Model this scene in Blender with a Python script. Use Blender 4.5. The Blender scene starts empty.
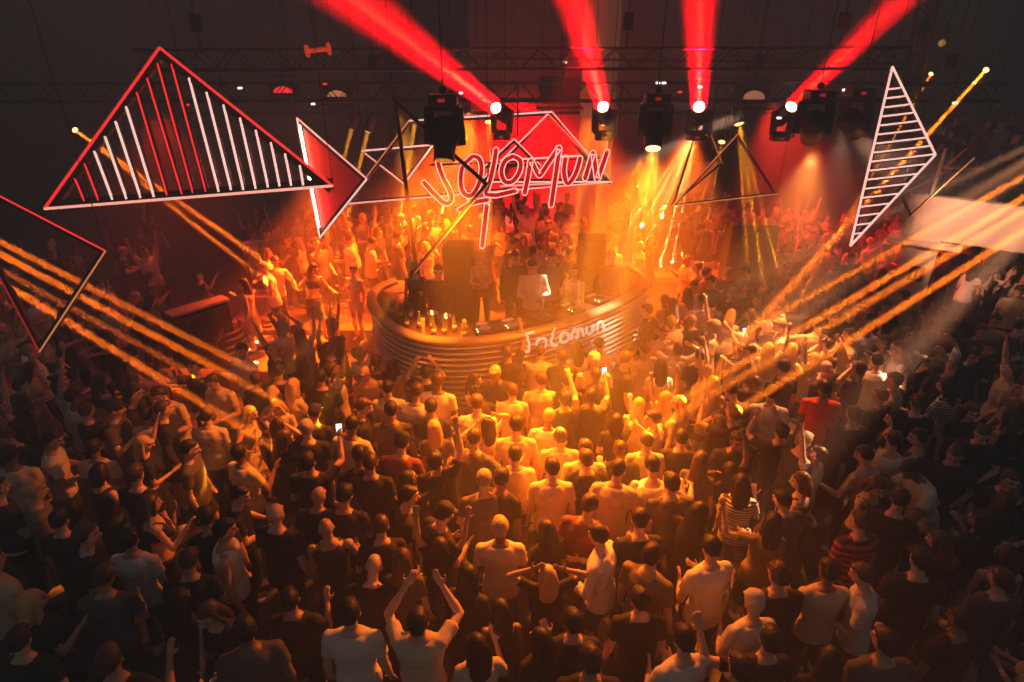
import bpy, bmesh, math, random
import numpy as np
from mathutils import Vector, Matrix, noise

# ------------------------------------------------------------------ camera
S = bpy.context.scene
C = S.collection
TH = math.radians(26.0); F = 600.0; H = 5.9
cam = bpy.data.objects.new('camera', bpy.data.cameras.new('camera')); C.objects.link(cam)
cam.location = (0, 0, H); cam.rotation_euler = (math.pi/2-TH, 0, 0)
cam.data.sensor_width = 36; cam.data.lens = F/1024*36; cam.data.clip_end = 200
S.camera = cam
CT, ST = math.cos(TH), math.sin(TH)
V = Vector

def P(px, py, Z):
    """point seen at pixel px,py at depth Z"""
    u = (px-512)/F; v = -(py-341)/F
    return V((u*Z, Z*(CT+v*ST), H+Z*(-ST+v*CT)))

def G(px, py, z):
    """point seen at pixel px,py at height z"""
    v = -(py-341)/F
    return P(px, py, (H-z)/(ST-v*CT))

def PR(p):
    """pixel of a world point, and its depth"""
    dy, dz = p[1], p[2]-H
    Z = dy*CT-dz*ST; up = dy*ST+dz*CT
    return 512+F*p[0]/Z, 341-F*up/Z, Z

# ------------------------------------------------------------------ world, exposure, large light
w = bpy.data.worlds.new('world'); S.world = w; w.use_nodes = True
w.node_tree.nodes['Background'].inputs[0].default_value = (.072, .071, .070, 1)
w.node_tree.nodes['Background'].inputs[1].default_value = 1.0
S.view_settings.view_transform = 'Standard'
S.view_settings.look = 'None'
S.view_settings.exposure = 0.0
S.view_settings.gamma = 1.0
S.cycles.max_bounces = 4
S.cycles.diffuse_bounces = 2
S.cycles.volume_bounces = 0
S.cycles.use_light_tree = True

HAZE = .034
AMBER = (1, .19, .006); RED = (1, .0, .004); ORANGE = (1, .085, .003); WARM = (1, .48, .28); GOLD = (1, .34, .015)

def spot(name, a, b, col, p, ang, blend=.3, rad=.06, parent=None):
    l = bpy.data.lights.new(name, 'SPOT'); l.energy = p; l.color = col
    l.spot_size = math.radians(ang); l.spot_blend = blend; l.shadow_soft_size = rad
    o = bpy.data.objects.new(name, l); C.objects.link(o)
    o.location = a; o.rotation_euler = (b-a).to_track_quat('-Z', 'Y').to_euler()
    return o

def beam(a, b, col, p, size, spread):
    """nearly parallel beam leaving a round lens"""
    l = bpy.data.lights.new('beam_light', 'AREA'); l.shape = 'DISK'; l.size = size; l.energy = p; l.color = col
    l.spread = math.radians(spread)
    o = bpy.data.objects.new('beam_light', l); C.objects.link(o)
    o.location = a+(b-a).normalized()*.05; o.rotation_euler = (b-a).to_track_quat('-Z', 'Y').to_euler()
    return o

# wash lamps of the rig and spots added to brighten band, pillar and balcony, in the order: over the dance floor, stage left, stage right, back, right side
WASH = [
    ((437, 166, 7.35), (540, 430, 1.6), AMBER, 4500, 70, 1.0),
    ((653, 154, 8.15), (570, 410, 1.6), AMBER, 8800, 72, 1.0),
    ((470, 112, 13.), (430, 250, 1.8), ORANGE, 21000, 84, 1.0),
    ((400, 112, 15.), (415, 228, 1.8), GOLD, 9000, 26, .8),
    ((690, 132, 14.), (670, 245, 1.6), (1, .12, .004), 11000, 84, 1.0),
    ((335, 150, 12.), (310, 285, 1.6), ORANGE, 12000, 66, 1.0),
    ((590, 112, 13.), (600, 250, 1.8), ORANGE, 8500, 80, 1.0),
    ((520, 100, 16.), (520, 205, 5.0), RED, 30000, 76, 1.0),
    ((590, 20, 9.0), (545, 165, 3.8), (1, .001, .006), 5000, 30, 1.0),  # added front spot that brightens the red band panel
    ((850, 122, 9.6), (860, 360, 1.6), WARM, 1500, 70, 1.0),
    ((815, 150, 9.3), (760, 345, 1.6), (1, .26, .05), 4200, 66, 1.0),
    ((437, 166, 7.35), (300, 410, 1.6), AMBER, 2600, 56, 1.0),
    ((653, 154, 8.15), (620, 620, 1.6), AMBER, 1600, 60, 1.0),
    ((770, 100, 15.), (800, 230, 1.6), (1, .03, .015), 6000, 90, 1.0),
    ((160, 110, 14.), (180, 260, 1.6), (1, .03, .012), 800, 90, 1.0),
    ((655, 154, 8.15), (600, 322, 1.6), WARM, 2500, 16, .7),
    ((437, 166, 7.35), (440, 350, 1.4), AMBER, 4000, 24, .7),
    ((745, 112, 12.5), (600, 180, 2.6), (1, .55, .34), 40000, 9, .8),  # added spot aimed at the cream pillar to make it paler
    ((858, 140, 9.2), (985, 228, 2.7), (1, .42, .24), 2600, 34, .8),  # added spot to brighten the balcony front
]
for i, (a, b, col, p, ang, bl) in enumerate(WASH):
    spot('wash_fill_light', P(*a), G(*b) if b[2] < 4 else P(520, 200, 22), col, p, ang, bl, .12)

# ------------------------------------------------------------------ materials
MATS = {}
def mat(n, c, e=None, es=0.0, r=.6, metal=0.0, bump=0.0, bs=30.0, var=0.0, trans=0.0, stripes=None):
    if n in MATS: return MATS[n]
    m = bpy.data.materials.new(n); m.use_nodes = True; nt = m.node_tree; b = nt.nodes['Principled BSDF']
    b.inputs['Base Color'].default_value = (*c, 1); b.inputs['Roughness'].default_value = r
    b.inputs['Metallic'].default_value = metal
    if e:
        b.inputs['Emission Color'].default_value = (*e, 1); b.inputs['Emission Strength'].default_value = es
    if e: m.cycles.emission_sampling = 'NONE'
    tc = nt.nodes.new('ShaderNodeTexCoord')
    if trans: b.inputs['Transmission Weight'].default_value = trans
    if var or bump:
        nz = nt.nodes.new('ShaderNodeTexNoise'); nz.inputs['Scale'].default_value = bs; nz.inputs['Detail'].default_value = 3
        nt.links.new(tc.outputs['Object'], nz.inputs['Vector'])
        if bump:
            bp = nt.nodes.new('ShaderNodeBump'); bp.inputs['Strength'].default_value = bump; bp.inputs['Distance'].default_value = .02
            nt.links.new(nz.outputs['Fac'], bp.inputs['Height']); nt.links.new(bp.outputs[0], b.inputs['Normal'])
        if var:
            mx = nt.nodes.new('ShaderNodeMix'); mx.data_type = 'RGBA'
            mx.inputs['A'].default_value = (*[x*(1-var) for x in c], 1); mx.inputs['B'].default_value = (*[min(1, x*(1+var)) for x in c], 1)
            nt.links.new(nz.outputs['Fac'], mx.inputs['Factor']); nt.links.new(mx.outputs['Result'], b.inputs['Base Color'])
    if stripes:
        wv = nt.nodes.new('ShaderNodeTexWave'); wv.bands_direction = 'Z'; wv.inputs['Scale'].default_value = stripes[0]
        cr = nt.nodes.new('ShaderNodeValToRGB'); cr.color_ramp.interpolation = 'CONSTANT'
        cr.color_ramp.elements[0].color = (*c, 1); cr.color_ramp.elements[1].position = .5; cr.color_ramp.elements[1].color = (*stripes[1], 1)
        nt.links.new(tc.outputs['Object'], wv.inputs['Vector']); nt.links.new(wv.outputs['Fac'], cr.inputs[0]); nt.links.new(cr.outputs[0], b.inputs['Base Color'])
    MATS[n] = m
    return m

def volmat(n, d, an=.25):
    m = bpy.data.materials.new(n); m.cycles.volume_sampling = 'EQUIANGULAR'; m.use_nodes = True; nt = m.node_tree; nt.nodes.clear()
    o = nt.nodes.new('ShaderNodeOutputMaterial'); s = nt.nodes.new('ShaderNodeVolumeScatter')
    s.inputs['Density'].default_value = d; s.inputs['Color'].default_value = (1, 1, 1, 1); s.inputs['Anisotropy'].default_value = an
    nt.links.new(s.outputs[0], o.inputs['Volume']); return m

M_floor = mat('floor_concrete', (.05, .045, .045), r=.5, var=.3, bs=3)
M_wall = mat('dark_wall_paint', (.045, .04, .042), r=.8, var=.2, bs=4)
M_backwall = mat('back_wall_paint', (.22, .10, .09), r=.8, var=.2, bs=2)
M_ceil = mat('ceiling_black', (.03, .028, .03), r=.9)
M_cream = mat('cream_plaster', (.78, .68, .58), r=.75, bump=.1, bs=20)
M_black = mat('black_plastic', (.018, .017, .018), r=.38)
M_blackm = mat('black_matte', (.022, .02, .021), r=.8)
M_grille = mat('black_grille', (.012, .012, .013), r=.6, bump=.6, bs=160)
M_metal = mat('truss_metal', (.045, .042, .042), r=.4, metal=.8)
M_dkmetal = mat('dark_frame_metal', (.05, .04, .04), r=.4, metal=.4)
M_chrome = mat('chrome', (.7, .7, .7), r=.2, metal=1)
M_slat = mat('white_slat', (.85, .82, .78), r=.5)
M_wood = mat('counter_wood', (.12, .06, .035), r=.35, var=.35, bs=6)
M_cloth_stage = mat('stage_deck', (.20, .13, .10), r=.7, var=.2, bs=4)
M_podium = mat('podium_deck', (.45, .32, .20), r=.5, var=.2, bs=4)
M_red_tube = mat('red_neon', (.6, .02, .02), (1, .03, .03), 1.3)
M_reddim = mat('dim_red_neon', (.4, .02, .02), (1, .04, .03), .30)
M_white_tube = mat('white_neon', (.9, .8, .75), (1, .55, .46), 1.4)
M_pink_tube = mat('pink_neon', (.9, .6, .55), (1, .40, .30), 1.25)
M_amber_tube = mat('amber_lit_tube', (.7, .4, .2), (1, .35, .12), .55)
M_letter = mat('red_letter_acrylic', (.30, .002, .002), (1, .0, .0), .5, r=.5)
M_redpanel = mat('red_acrylic_panel', (.75, .04, .03), r=.4)
M_lens = mat('hot_lens', (1, .9, .8), (1, .80, .62), 14)
M_lensgold = mat('golden_lens', (.8, .5, .2), (1, .62, .18), 5)
M_lensdull = mat('dull_lens', (.25, .18, .1), (1, .4, .08), .5, r=.15)
M_glow = mat('small_light_disc', (1, .9, .6), (1, .75, .3), 5)
M_ledwhite = mat('small_white_light', (1, .9, .8), (1, .8, .7), 3)
M_phone = mat('lit_phone_screen', (1, 1, 1), (1, .95, .85), 3.0)
M_glass = mat('bottle_glass', (.25, .35, .15), r=.1, trans=.6)
M_fadedboard = mat('pale_board', (.75, .6, .5), r=.8)

# ------------------------------------------------------------------ helpers
class MB:
    def __init__(s): s.v = []; s.f = []
    def add(s, vs, fs):
        n = len(s.v); s.v += [V(x) for x in vs]; s.f += [[i+n for i in f] for f in fs]; return s
    def box(s, a, b):
        x0, y0, z0 = a; x1, y1, z1 = b
        return s.add([(x0,y0,z0),(x1,y0,z0),(x1,y1,z0),(x0,y1,z0),(x0,y0,z1),(x1,y0,z1),(x1,y1,z1),(x0,y1,z1)],
                     [(3,2,1,0),(4,5,6,7),(0,1,5,4),(1,2,6,5),(2,3,7,6),(3,0,4,7)])
    def bbox(s, a, b, k=.02):
        """box with chamfered edges"""
        bm = bmesh.new(); bmesh.ops.create_cube(bm, size=1)
        for v in bm.verts: v.co = V([(a[i]+b[i])/2+v.co[i]*(b[i]-a[i]) for i in range(3)])
        bmesh.ops.bevel(bm, geom=bm.edges[:]+bm.verts[:], offset=k, segments=2, affect='EDGES', profile=.5)
        bm.verts.index_update(); s.add([v.co.copy() for v in bm.verts], [[v.index for v in f.verts] for f in bm.faces]); bm.free(); return s
    def bar(s, a, b, wx, wz=None, up=V((0,0,1))):
        wz = wz or wx; a = V(a); b = V(b); d = (b-a).normalized()
        x = d.cross(up)
        if x.length < 1e-3: x = d.cross(V((1,0,0)))
        x.normalize(); z = x.cross(d)
        vs = [p+x*(sx*wx/2)+z*(sz*wz/2) for p in (a, b) for sx, sz in ((-1,-1),(1,-1),(1,1),(-1,1))]
        return s.add(vs, [(3,2,1,0),(4,5,6,7),(0,1,5,4),(1,2,6,5),(2,3,7,6),(3,0,4,7)])
    def tube(s, pts, r, n=8, closed=False):
        pts = [V(p) for p in pts]; m = len(pts); rs = r if isinstance(r, (list, tuple)) else [r]*m
        rings = []; ref = None
        for i, p in enumerate(pts):
            if closed: t = (pts[(i+1) % m]-pts[i-1])
            else: t = pts[min(i+1, m-1)]-pts[max(i-1, 0)]
            t.normalize()
            if ref is None:
                ref = V((0,0,1)) if abs(t.z) < .9 else V((0,1,0))
            x = t.cross(ref)
            if x.length < 1e-4: x = t.cross(V((1,.3,.2)))
            x.normalize(); y = x.cross(t); ref = y
            rings.append([p+(x*math.cos(a)+y*math.sin(a))*rs[i] for a in [2*math.pi*k/n for k in range(n)]])
        vs = [q for rg in rings for q in rg]; fs = []
        for i in range(m if closed else m-1):
            j = (i+1) % m
            for k in range(n): fs.append((i*n+k, i*n+(k+1) % n, j*n+(k+1) % n, j*n+k))
        if not closed: fs += [list(range(n))[::-1], [(m-1)*n+k for k in range(n)]]
        return s.add(vs, fs)
    def lathe(s, prof, o=(0,0,0), ax=V((0,0,1)), n=20):
        """prof: (radius, distance along ax)"""
        q = V(ax).to_track_quat('Z', 'Y').to_matrix(); o = V(o)
        vs = []; fs = []
        for r, h in prof:
            for k in range(n):
                a = 2*math.pi*k/n; vs.append(o+q@V((r*math.cos(a), r*math.sin(a), h)))
        for i in range(len(prof)-1):
            for k in range(n): fs.append((i*n+k, i*n+(k+1) % n, (i+1)*n+(k+1) % n, (i+1)*n+k))
        fs += [list(range(n))[::-1], [(len(prof)-1)*n+k for k in range(n)]]
        return s.add(vs, fs)
    def prism(s, pts, off):
        """polygon pts extruded by the vector off"""
        n = len(pts); off = V(off); vs = [V(p) for p in pts]+[V(p)+off for p in pts]
        return s.add(vs, [list(range(n))[::-1], list(range(n, 2*n))]+[(i, (i+1) % n, (i+1) % n+n, i+n) for i in range(n)])
    def ell(s, c, r, n=12, m=8, q=None):
        vs = []; fs = []; c = V(c)
        for i in range(1, m):
            t = math.pi*i/m
            for k in range(n):
                a = 2*math.pi*k/n; p = V((r[0]*math.sin(t)*math.cos(a), r[1]*math.sin(t)*math.sin(a), r[2]*math.cos(t)))
                vs.append(c+(q@p if q else p))
        top = len(vs); p = V((0,0,r[2])); vs += [c+(q@p if q else p), c-(q@p if q else p)]
        for i in range(m-2):
            for k in range(n): fs.append((i*n+k, (i+1)*n+k, (i+1)*n+(k+1) % n, i*n+(k+1) % n))
        for k in range(n): fs.append((top, k, (k+1) % n)); fs.append((top+1, (m-2)*n+(k+1) % n, (m-2)*n+k))
        return s.add(vs, fs)
    def mesh(s, name, m=None, smooth=False):
        me = bpy.data.meshes.new(name); me.from_pydata([tuple(v) for v in s.v], [], s.f); me.validate()
        bm = bmesh.new(); bm.from_mesh(me); bmesh.ops.recalc_face_normals(bm, faces=bm.faces[:]); bm.to_mesh(me); bm.free()
        if m: me.materials.append(m)
        if smooth:
            me.polygons.foreach_set('use_smooth', [True]*len(me.polygons))
        return me
    def obj(s, name, m, parent=None, smooth=False):
        """link as ONE object; below a parent the world-space shape is kept"""
        o = bpy.data.objects.new(name, s.mesh(name, m, smooth)); C.objects.link(o)
        if parent is not None:
            o.parent = parent
            if not parent.get('_local'): o.matrix_parent_inverse = pm(parent).inverted()
        return o

PM = {}
def pm(o): return PM.get(o.name, Matrix.Identity(4))

def tag(o, label, cat, group=None, kind=None):
    o['label'] = label; o['category'] = cat
    if group: o['group'] = group
    if kind: o['kind'] = kind
    return o

def thing(name, label, cat, loc=(0,0,0), group=None):
    o = bpy.data.objects.new(name, None); C.objects.link(o); o.location = loc; o.empty_display_size = .1
    PM[o.name] = Matrix.Translation(V(loc))
    return tag(o, label, cat, group)

def struct(name, mb, m, smooth=False):
    o = mb.obj(name, m, None, smooth); o['kind'] = 'structure'; return o

def catmull(pts, k=8, closed=False):
    pts = [V(p) for p in pts]; n = len(pts); out = []
    for i in range(n if closed else n-1):
        g = (lambda j: pts[j % n]) if closed else (lambda j: pts[max(0, min(n-1, j))])
        a, b, c, d = g(i-1), g(i), g(i+1), g(i+2)
        for t in [q/k for q in range(k)]:
            out.append(.5*((2*b)+(c-a)*t+(2*a-5*b+4*c-d)*t*t+(3*b-a-3*c+d)*t**3))
    if not closed: out.append(pts[-1])
    return out

# ------------------------------------------------------------------ setting
CEIL = 7.6
struct('floor', MB().box((-17,-3,-.2), (17,24,0)), M_floor)
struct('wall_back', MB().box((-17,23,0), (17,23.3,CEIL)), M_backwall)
struct('wall_left', MB().box((-17,12,0), (-16.8,23,CEIL)), M_wall)
struct('wall_right', MB().box((16.8,12,0), (17,23,CEIL)), M_wall)
cl = MB()
for x in range(-16, 17, 4): cl.box((x-.12,-2,CEIL), (x+.12,23,CEIL+.3))
for k in range(17): cl.box((-16.8,-1.5+k*1.5,CEIL+.3), (16.8,-1.38+k*1.5,CEIL+.45))
struct('ceiling', cl, M_ceil)
hz = MB().box((-16.5,-2.5,.01), (16.5,22.95,CEIL-.05)).obj('haze', volmat('stage_haze', HAZE)); hz['kind'] = 'stuff'
hz['label'] = 'thin theatrical haze filling the whole club and showing the beams'; hz['category'] = 'haze'

# stage and dance podiums
STZ = .5
struct('stage_floor', MB().box((-6.2,11.6,0), (2.2,22,STZ)), M_cloth_stage)
pil_c = G(594, 300, 0)
PZ = 15.5
px0, px1 = P(577, 180, PZ), P(610, 180, PZ)
pm_ = P(597, 180, PZ-.40)
pillar = MB().prism([V((px0.x,px0.y,0)), V((pm_.x,pm_.y,0)), V((px1.x,px1.y,0)), V((pm_.x,px0.y+.5,0))], V((0,0,CEIL)))
struct('pillar_center', pillar, M_cream)
# dark side boxes at the back on the left
struct('wall_inner_left', MB().box((-11.5,17.5,0), (-6.8,17.7,4.1)), M_wall)

# right balcony on a pillar
bA, bB = P(899, 236, 13.0), P(1075, 262, 11.35)
d = (bB-bA); d.z = 0; d.normalize(); nrm = V((-d.y, d.x, 0))
if nrm.y < 0: nrm = -nrm
z0, z1 = 2.28, 3.10
A = V((bA.x, bA.y, 0)); B = A+d*6
bal = MB()
bal.prism([A+V((0,0,z0)), B+V((0,0,z0)), B+V((0,0,z1)), A+V((0,0,z1))], nrm*.18)
bal.prism([A-d*.02+V((0,0,z1)), B+V((0,0,z1)), B+V((0,0,z1+.05)), A-d*.02+V((0,0,z1+.05))], nrm*.24-nrm*0)
bal.prism([A+V((0,0,z0)), A+nrm*7+V((0,0,z0)), A+nrm*7+V((0,0,z1)), A+V((0,0,z1))], d*.18)
struct('balcony', bal, M_cream)
struct('floor_balcony', MB().prism([A+nrm*.18+d*.18+V((0,0,z0+.05)), B+nrm*.18+V((0,0,z0+.05)), B+nrm*7+V((0,0,z0+.05)), A+nrm*7+d*.18+V((0,0,z0+.05))], V((0,0,.15))), M_floor)
pc = A+d*.15
pr = MB(); pr.prism([pc-d*.0, pc+d*.62, pc+d*.62+nrm*.5, pc+nrm*.5], V((0,0,z0)))
pr.prism([pc-d*.35-nrm*.2+V((0,0,z0-.14)), pc+d*1.0-nrm*.2+V((0,0,z0-.14)), pc+d*1.0+nrm*.6+V((0,0,z0-.14)), pc-d*.35+nrm*.6+V((0,0,z0-.14))], V((0,0,.09)))
struct('pillar_right', pr, M_cream)
t = thing('restroom_sign', 'small black pictogram sign on the cream pillar below the balcony', 'sign', pc+d*.36-nrm*.012+V((0,0,1.45)))
sc_ = pc+d*.36-nrm*.002+V((0,0,1.5))
MB().prism([sc_-d*.14-V((0,0,.16)), sc_+d*.14-V((0,0,.16)), sc_+d*.14+V((0,0,.16)), sc_-d*.14+V((0,0,.16))], -nrm*.02).obj('plate', M_black, t)
pg = MB()
pf = sc_-nrm*.024
for (u, z, wd, hh) in ((-.05, .0, .05, .10), (.05, .0, .05, .10)):
    pg.prism([pf+d*(u-wd/2)+V((0,0,z-hh)), pf+d*(u+wd/2)+V((0,0,z-hh)), pf+d*(u+wd/2)+V((0,0,z+.03)), pf+d*(u-wd/2)+V((0,0,z+.03))], -nrm*.006)
    pg.lathe([(.018,0),(.018,.006)], pf+d*u+V((0,0,z+.065)), -nrm, 12)
pg.obj('pictogram', M_cream, t)
# balcony rail posts
for u in (.35, 2.3):
    q = A+d*u+nrm*.1
    t = thing('balcony_post', ('short' if u < 1 else 'tall')+' pale steel post standing on the balcony edge '+('by the pillar' if u < 1 else 'beside the bent tube'), 'post', q+V((0,0,z1+.05)))
    MB().tube([q+V((0,0,z1+.07)), q+V((0,0,z1+1.0))], .035, 12).obj('tube', M_cream, t)
    MB().lathe([(.07,0),(.07,.02)], q+V((0,0,z1+.05)), V((0,0,1)), 16).obj('base_plate', M_chrome, t)

# ------------------------------------------------------------------ trusses
def truss(name, label, a, b, w_=.3, r=.022):
    a = V(a); b = V(b); d = (b-a).normalized(); x = d.cross(V((0,0,1))).normalized()*w_/2; z = V((0,0,w_/2))
    t = thing(name, label, 'truss', a)
    ch = MB()
    for sx, sz in ((-1,-1),(1,-1),(1,1),(-1,1)): ch.tube([a+x*sx+z*sz, b+x*sx+z*sz], r, 8)
    ch.obj('chords', M_metal, t)
    br = MB(); n = int((b-a).length/w_)
    for i in range(n):
        p = a+(b-a)*(i/n); q = a+(b-a)*((i+1)/n); s = 1 if i % 2 else -1
        br.tube([p+x+z*s, q+x-z*s], r*.45, 5); br.tube([p-x+z*s, q-x-z*s], r*.45, 5)
        br.tube([p+x*s+z, q-x*s+z], r*.45, 5); br.tube([p+x*s-z, q-x*s-z], r*.45, 5)
    br.obj('bracing', M_metal, t)
    m = max(2, int((b-a).length/4))
    for i in range(m+1):
        p = a+(b-a)*((i+.3)/(m+.6)); hc = MB().tube([p+z, V((p.x, p.y, CEIL))], .012, 6).obj('hanging_chain', M_blackm, t)
        MB().box((p.x-.07,p.y-.07,p.z+w_/2+.25), (p.x+.07,p.y+.07,p.z+w_/2+.5)).obj('chain_hoist', M_black, hc)
    return t
truss('lighting_truss', 'long black box truss carrying the red beam lamps over the counter', P(-60, 92, 11.6), P(1000, 92, 11.6), .32)
truss('lighting_truss', 'higher box truss running across nearest to the viewer', P(140, 60, 9.6), P(900, 58, 9.6), .30)
truss('lighting_truss', 'distant box truss across the stage with short golden beams below', P(180, 106, 15.6), P(900, 106, 15.6), .34)
truss('lighting_truss', 'steep side truss running up behind the ladder shaped triangle', P(905, 128, 12.0), P(935, -40, 8.6), .26)
for (a, b, l) in [((420,57,13),(905,64,13),'thin pale pipe stretched above the row of red beam lamps'), ((690,78,10.5),(930,86,10.5),'thin pipe over the square dark lamps to the right')]:
    t = thing('lighting_pipe', l, 'pipe', P(*a))
    MB().tube([P(*a), P(*b)], .025, 10).obj('tube', M_metal, t)
    for k in (.1, .9):
        q = P(*a).lerp(P(*b), k); MB().tube([q, V((q.x,q.y,CEIL))], .008, 5).obj('hanging_wire', M_blackm, t)

# ------------------------------------------------------------------ fixtures
def moving_head(label, pos, aim, k=1.0, lens=M_lensdull, group='moving head lamps', hang=True):
    sg = 1 if hang else -1
    """lamp whose lens centre is at pos, pointing at aim"""
    pos = V(pos); ax = (V(aim)-pos).normalized(); pivot = pos-ax*.24*k
    t = thing('moving_head_lamp', label, 'stage lamp', pivot, group)
    head = MB().lathe([(.05*k,-.28*k),(.115*k,-.26*k),(.15*k,-.18*k),(.155*k,-.02*k),(.14*k,.08*k),(.125*k,.2*k),(.13*k,.235*k),(.13*k,.245*k),(.105*k,.246*k)], pivot, ax, 24)
    h = head.obj('head', M_black, t, True)
    ln = MB().lathe([(.108*k,.244*k),(.100*k,.256*k),(.06*k,.268*k),(.01*k,.272*k)], pivot, ax, 24)
    o = ln.obj('lens', lens, h, True)
    fin = MB()
    for q in (-.22, -.19, -.16, -.13): fin.lathe([(.158*k,q*k),(.158*k,(q+.012)*k)], pivot, ax, 24)
    o = fin.obj('cooling_fins', M_blackm, h, True)
    side = ax.cross(V((0,0,1)))
    if side.length < .2: side = V((1,0,0))
    side.normalize(); up = V((0,0,sg))
    y = MB(); bt = pivot+up*.36*k
    for s in (-1, 1):
        y.bar(pivot+side*s*.19*k-up*.06*k, bt+side*s*.17*k, .05*k, .13*k, up=side)
        y.lathe([(.07*k,0),(.07*k,.03*k)], pivot+side*s*.155*k, side*s, 16)
    y.bar(bt-side*.2*k, bt+side*.2*k, .14*k, .06*k)
    y.obj('yoke', M_black, t)
    zz = sorted((bt.z+.03*k*sg, bt.z+.15*k*sg))
    b = MB().bbox((pivot.x-.17*k, pivot.y-.13*k, zz[0]), (pivot.x+.17*k, pivot.y+.13*k, zz[1]), .02*k)
    bo = b.obj('base', M_black, t)
    o = MB().box((pivot.x-.05*k, pivot.y-.134*k, zz[0]+.04*k), (pivot.x+.03*k, pivot.y-.13*k, zz[0]+.08*k)).obj('status_display', M_reddim, bo)
    cl = MB()
    if hang:
        cl.tube([V((pivot.x,pivot.y,bt.z+.15*k)), V((pivot.x,pivot.y,CEIL))], .010, 8); cl.lathe([(.045,-.03),(.045,.03)], V((pivot.x,pivot.y,bt.z+.15*k+.05)), V((0,1,0)), 12)
    else:
        cl.tube([V((pivot.x+.1,pivot.y,zz[0]+.05)), V((pivot.x+.3,pivot.y+.1,zz[0]+.05)), V((pivot.x+.3,pivot.y+.1,5.35))], .02, 8)
    cl.obj('clamp', M_metal, t)
    return t

RB = [((496,108),(345,-10),7.4,'first red beam lamp, its wide beam leaning hard to the left', 1.15),
      ((603,107),(571,-10),8.0,'second red beam lamp above the cream pillar, beam almost upright', 1.0),
      ((699,107),(700,-10),8.0,'third red beam lamp with upright beam over the golden fan of rays', 1.0),
      ((791,107),(910,-10),8.2,'fourth red beam lamp, its narrow beam leaning to the right', .8)]
for (x, y), (X, Y), ze, lab, kk in RB:
    a = P(x, y, 11.0); b = P(X, Y, ze)
    moving_head(lab, a, b, .95, M_lens, 'red beam lamps', False)
    dd = (b-a).normalized(); s = a+dd*.06
    beam(a, b, RED, 270*kk*kk, .30, 7.0*kk)
    beam(a, b, (1, .28, .06), 9*kk, .08, 2.6)

moving_head('large dark moving lamp hanging head down left of the neon lettering', P(444,160,7.4), P(432,400,7.6), 1.02)
moving_head('large dark moving lamp with faint golden lens hanging right of the pillar', P(653,148,8.2), P(640,400,8.0), .95, M_lensgold)
moving_head('dark moving lamp tilted left, the left one of a close pair', P(810,138,9.0), P(800,185,10.5), 1.05, M_blackm)
moving_head('dark moving lamp tilted right, the right one of a close pair', P(856,132,9.6), P(880,176,11.0), 1.05, M_blackm)

def par(label, pos, aim, k=1.0, lens=M_lensgold, group='small golden lamps'):
    pos = V(pos); ax = (V(aim)-pos).normalized()
    t = thing('beam_lamp', label, 'stage lamp', pos, group)
    b = MB().lathe([(.05*k,-.26*k),(.08*k,-.22*k),(.085*k,-.05*k),(.095*k,0),(.085*k,.0)], pos, ax, 16).obj('body', M_black, t, True)
    o = MB().lathe([(.075*k,.0),(.05*k,.012*k),(.01*k,.018*k)], pos, ax, 16).obj('lens', lens, b, True)
    c = pos-ax*.12*k; s = ax.cross(V((0,0,1)))
    if s.length < .2: s = V((1,0,0))
    s.normalize(); br = MB()
    br.tube([c+s*.1*k, c+s*.11*k+V((0,0,.2*k)), c-s*.11*k+V((0,0,.2*k)), c-s*.1*k], .012*k, 6)
    br.tube([c+V((0,0,.2*k)), c+V((0,0,.42*k))], .015*k, 6); br.obj('bracket', M_metal, t)
    return t

# golden lamps with short thin beams: pixel, depth, target pixel/height, label, power, angle
GB = [((352,127),15.0,(330,215,1.8),'small golden lamp with a thin slanting beam, first from the red panel',1.7),
      ((368,131),14.6,(345,225,1.8),'small golden lamp with a thin slanting beam, beside its twin by the red panel',2.0),
      ((415,122),14.6,(398,230,1.8),'small golden lamp between the dark triangle and the large dark lamp',2.2),
      ((489,122),14.6,(489,240,1.8),'small golden lamp pointing straight down above the neon lettering',2.2)]
for (x, y), Z, tg, lab, an in GB:
    a = P(x, y, Z); b = G(*tg); par(lab, a, b, 1.3)
    beam(a, b, GOLD, 40, .10, an*1.2)
# fan of pale rays below the third red lamp
a = P(697,127,13.6); par('golden lamp throwing a fan of pale rays below the third red lamp', a, G(665,240,1.4), 1.5)
for (X, Y, an, pw) in [(638,232,.8,60000),(648,238,.8,60000),(657,228,.9,60000),(667,240,.9,70000),(677,236,.7,60000),(629,225,.7,40000)]:
    b = G(X, Y, 1.2); beam(a, b, (1,.52,.14), pw/1100, .05, an*.8)
a = P(739,124,13.0); par('golden lamp with a spreading beam over the open thin triangle', a, G(765,270,1.6), 1.3)
for (X, Y, an, pw) in [(748,275,1.3,26000),(762,272,1.5,30000),(778,268,1.3,26000)]:
    b = G(X, Y, 1.2); beam(a, b, GOLD, pw/1100, .07, an)
a = P(660,122,15.2); par('golden lamp half hidden behind the large lamp right of the pillar', a, G(655,230,1.8), 1.3)
for (X, Y) in [(640,222),(652,226)]:
    b = G(X, Y, 1.2); beam(a, b, (1,.45,.10), 30, .05, .8)
a = P(722,142,15.4); par('golden lamp beyond the third red lamp with beams to the left', a, G(700,230,1.8), 1.2)
for (X, Y) in [(690,232),(706,230)]:
    b = G(X, Y, 1.2); beam(a, b, GOLD, 18, .05, 1.0)

# left: lamp behind the barred triangle
a = P(75,130,13.0); par('golden lamp behind the left slope of the barred triangle', a, G(300,290,1.6), .8)
for (X, Y, an) in [(290,300,1.1),(308,292,1.2),(322,300,1.0)]:
    b = G(X, Y, 1.6); beam(a, b, (1,.17,.005), 14, .06, an)
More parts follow.
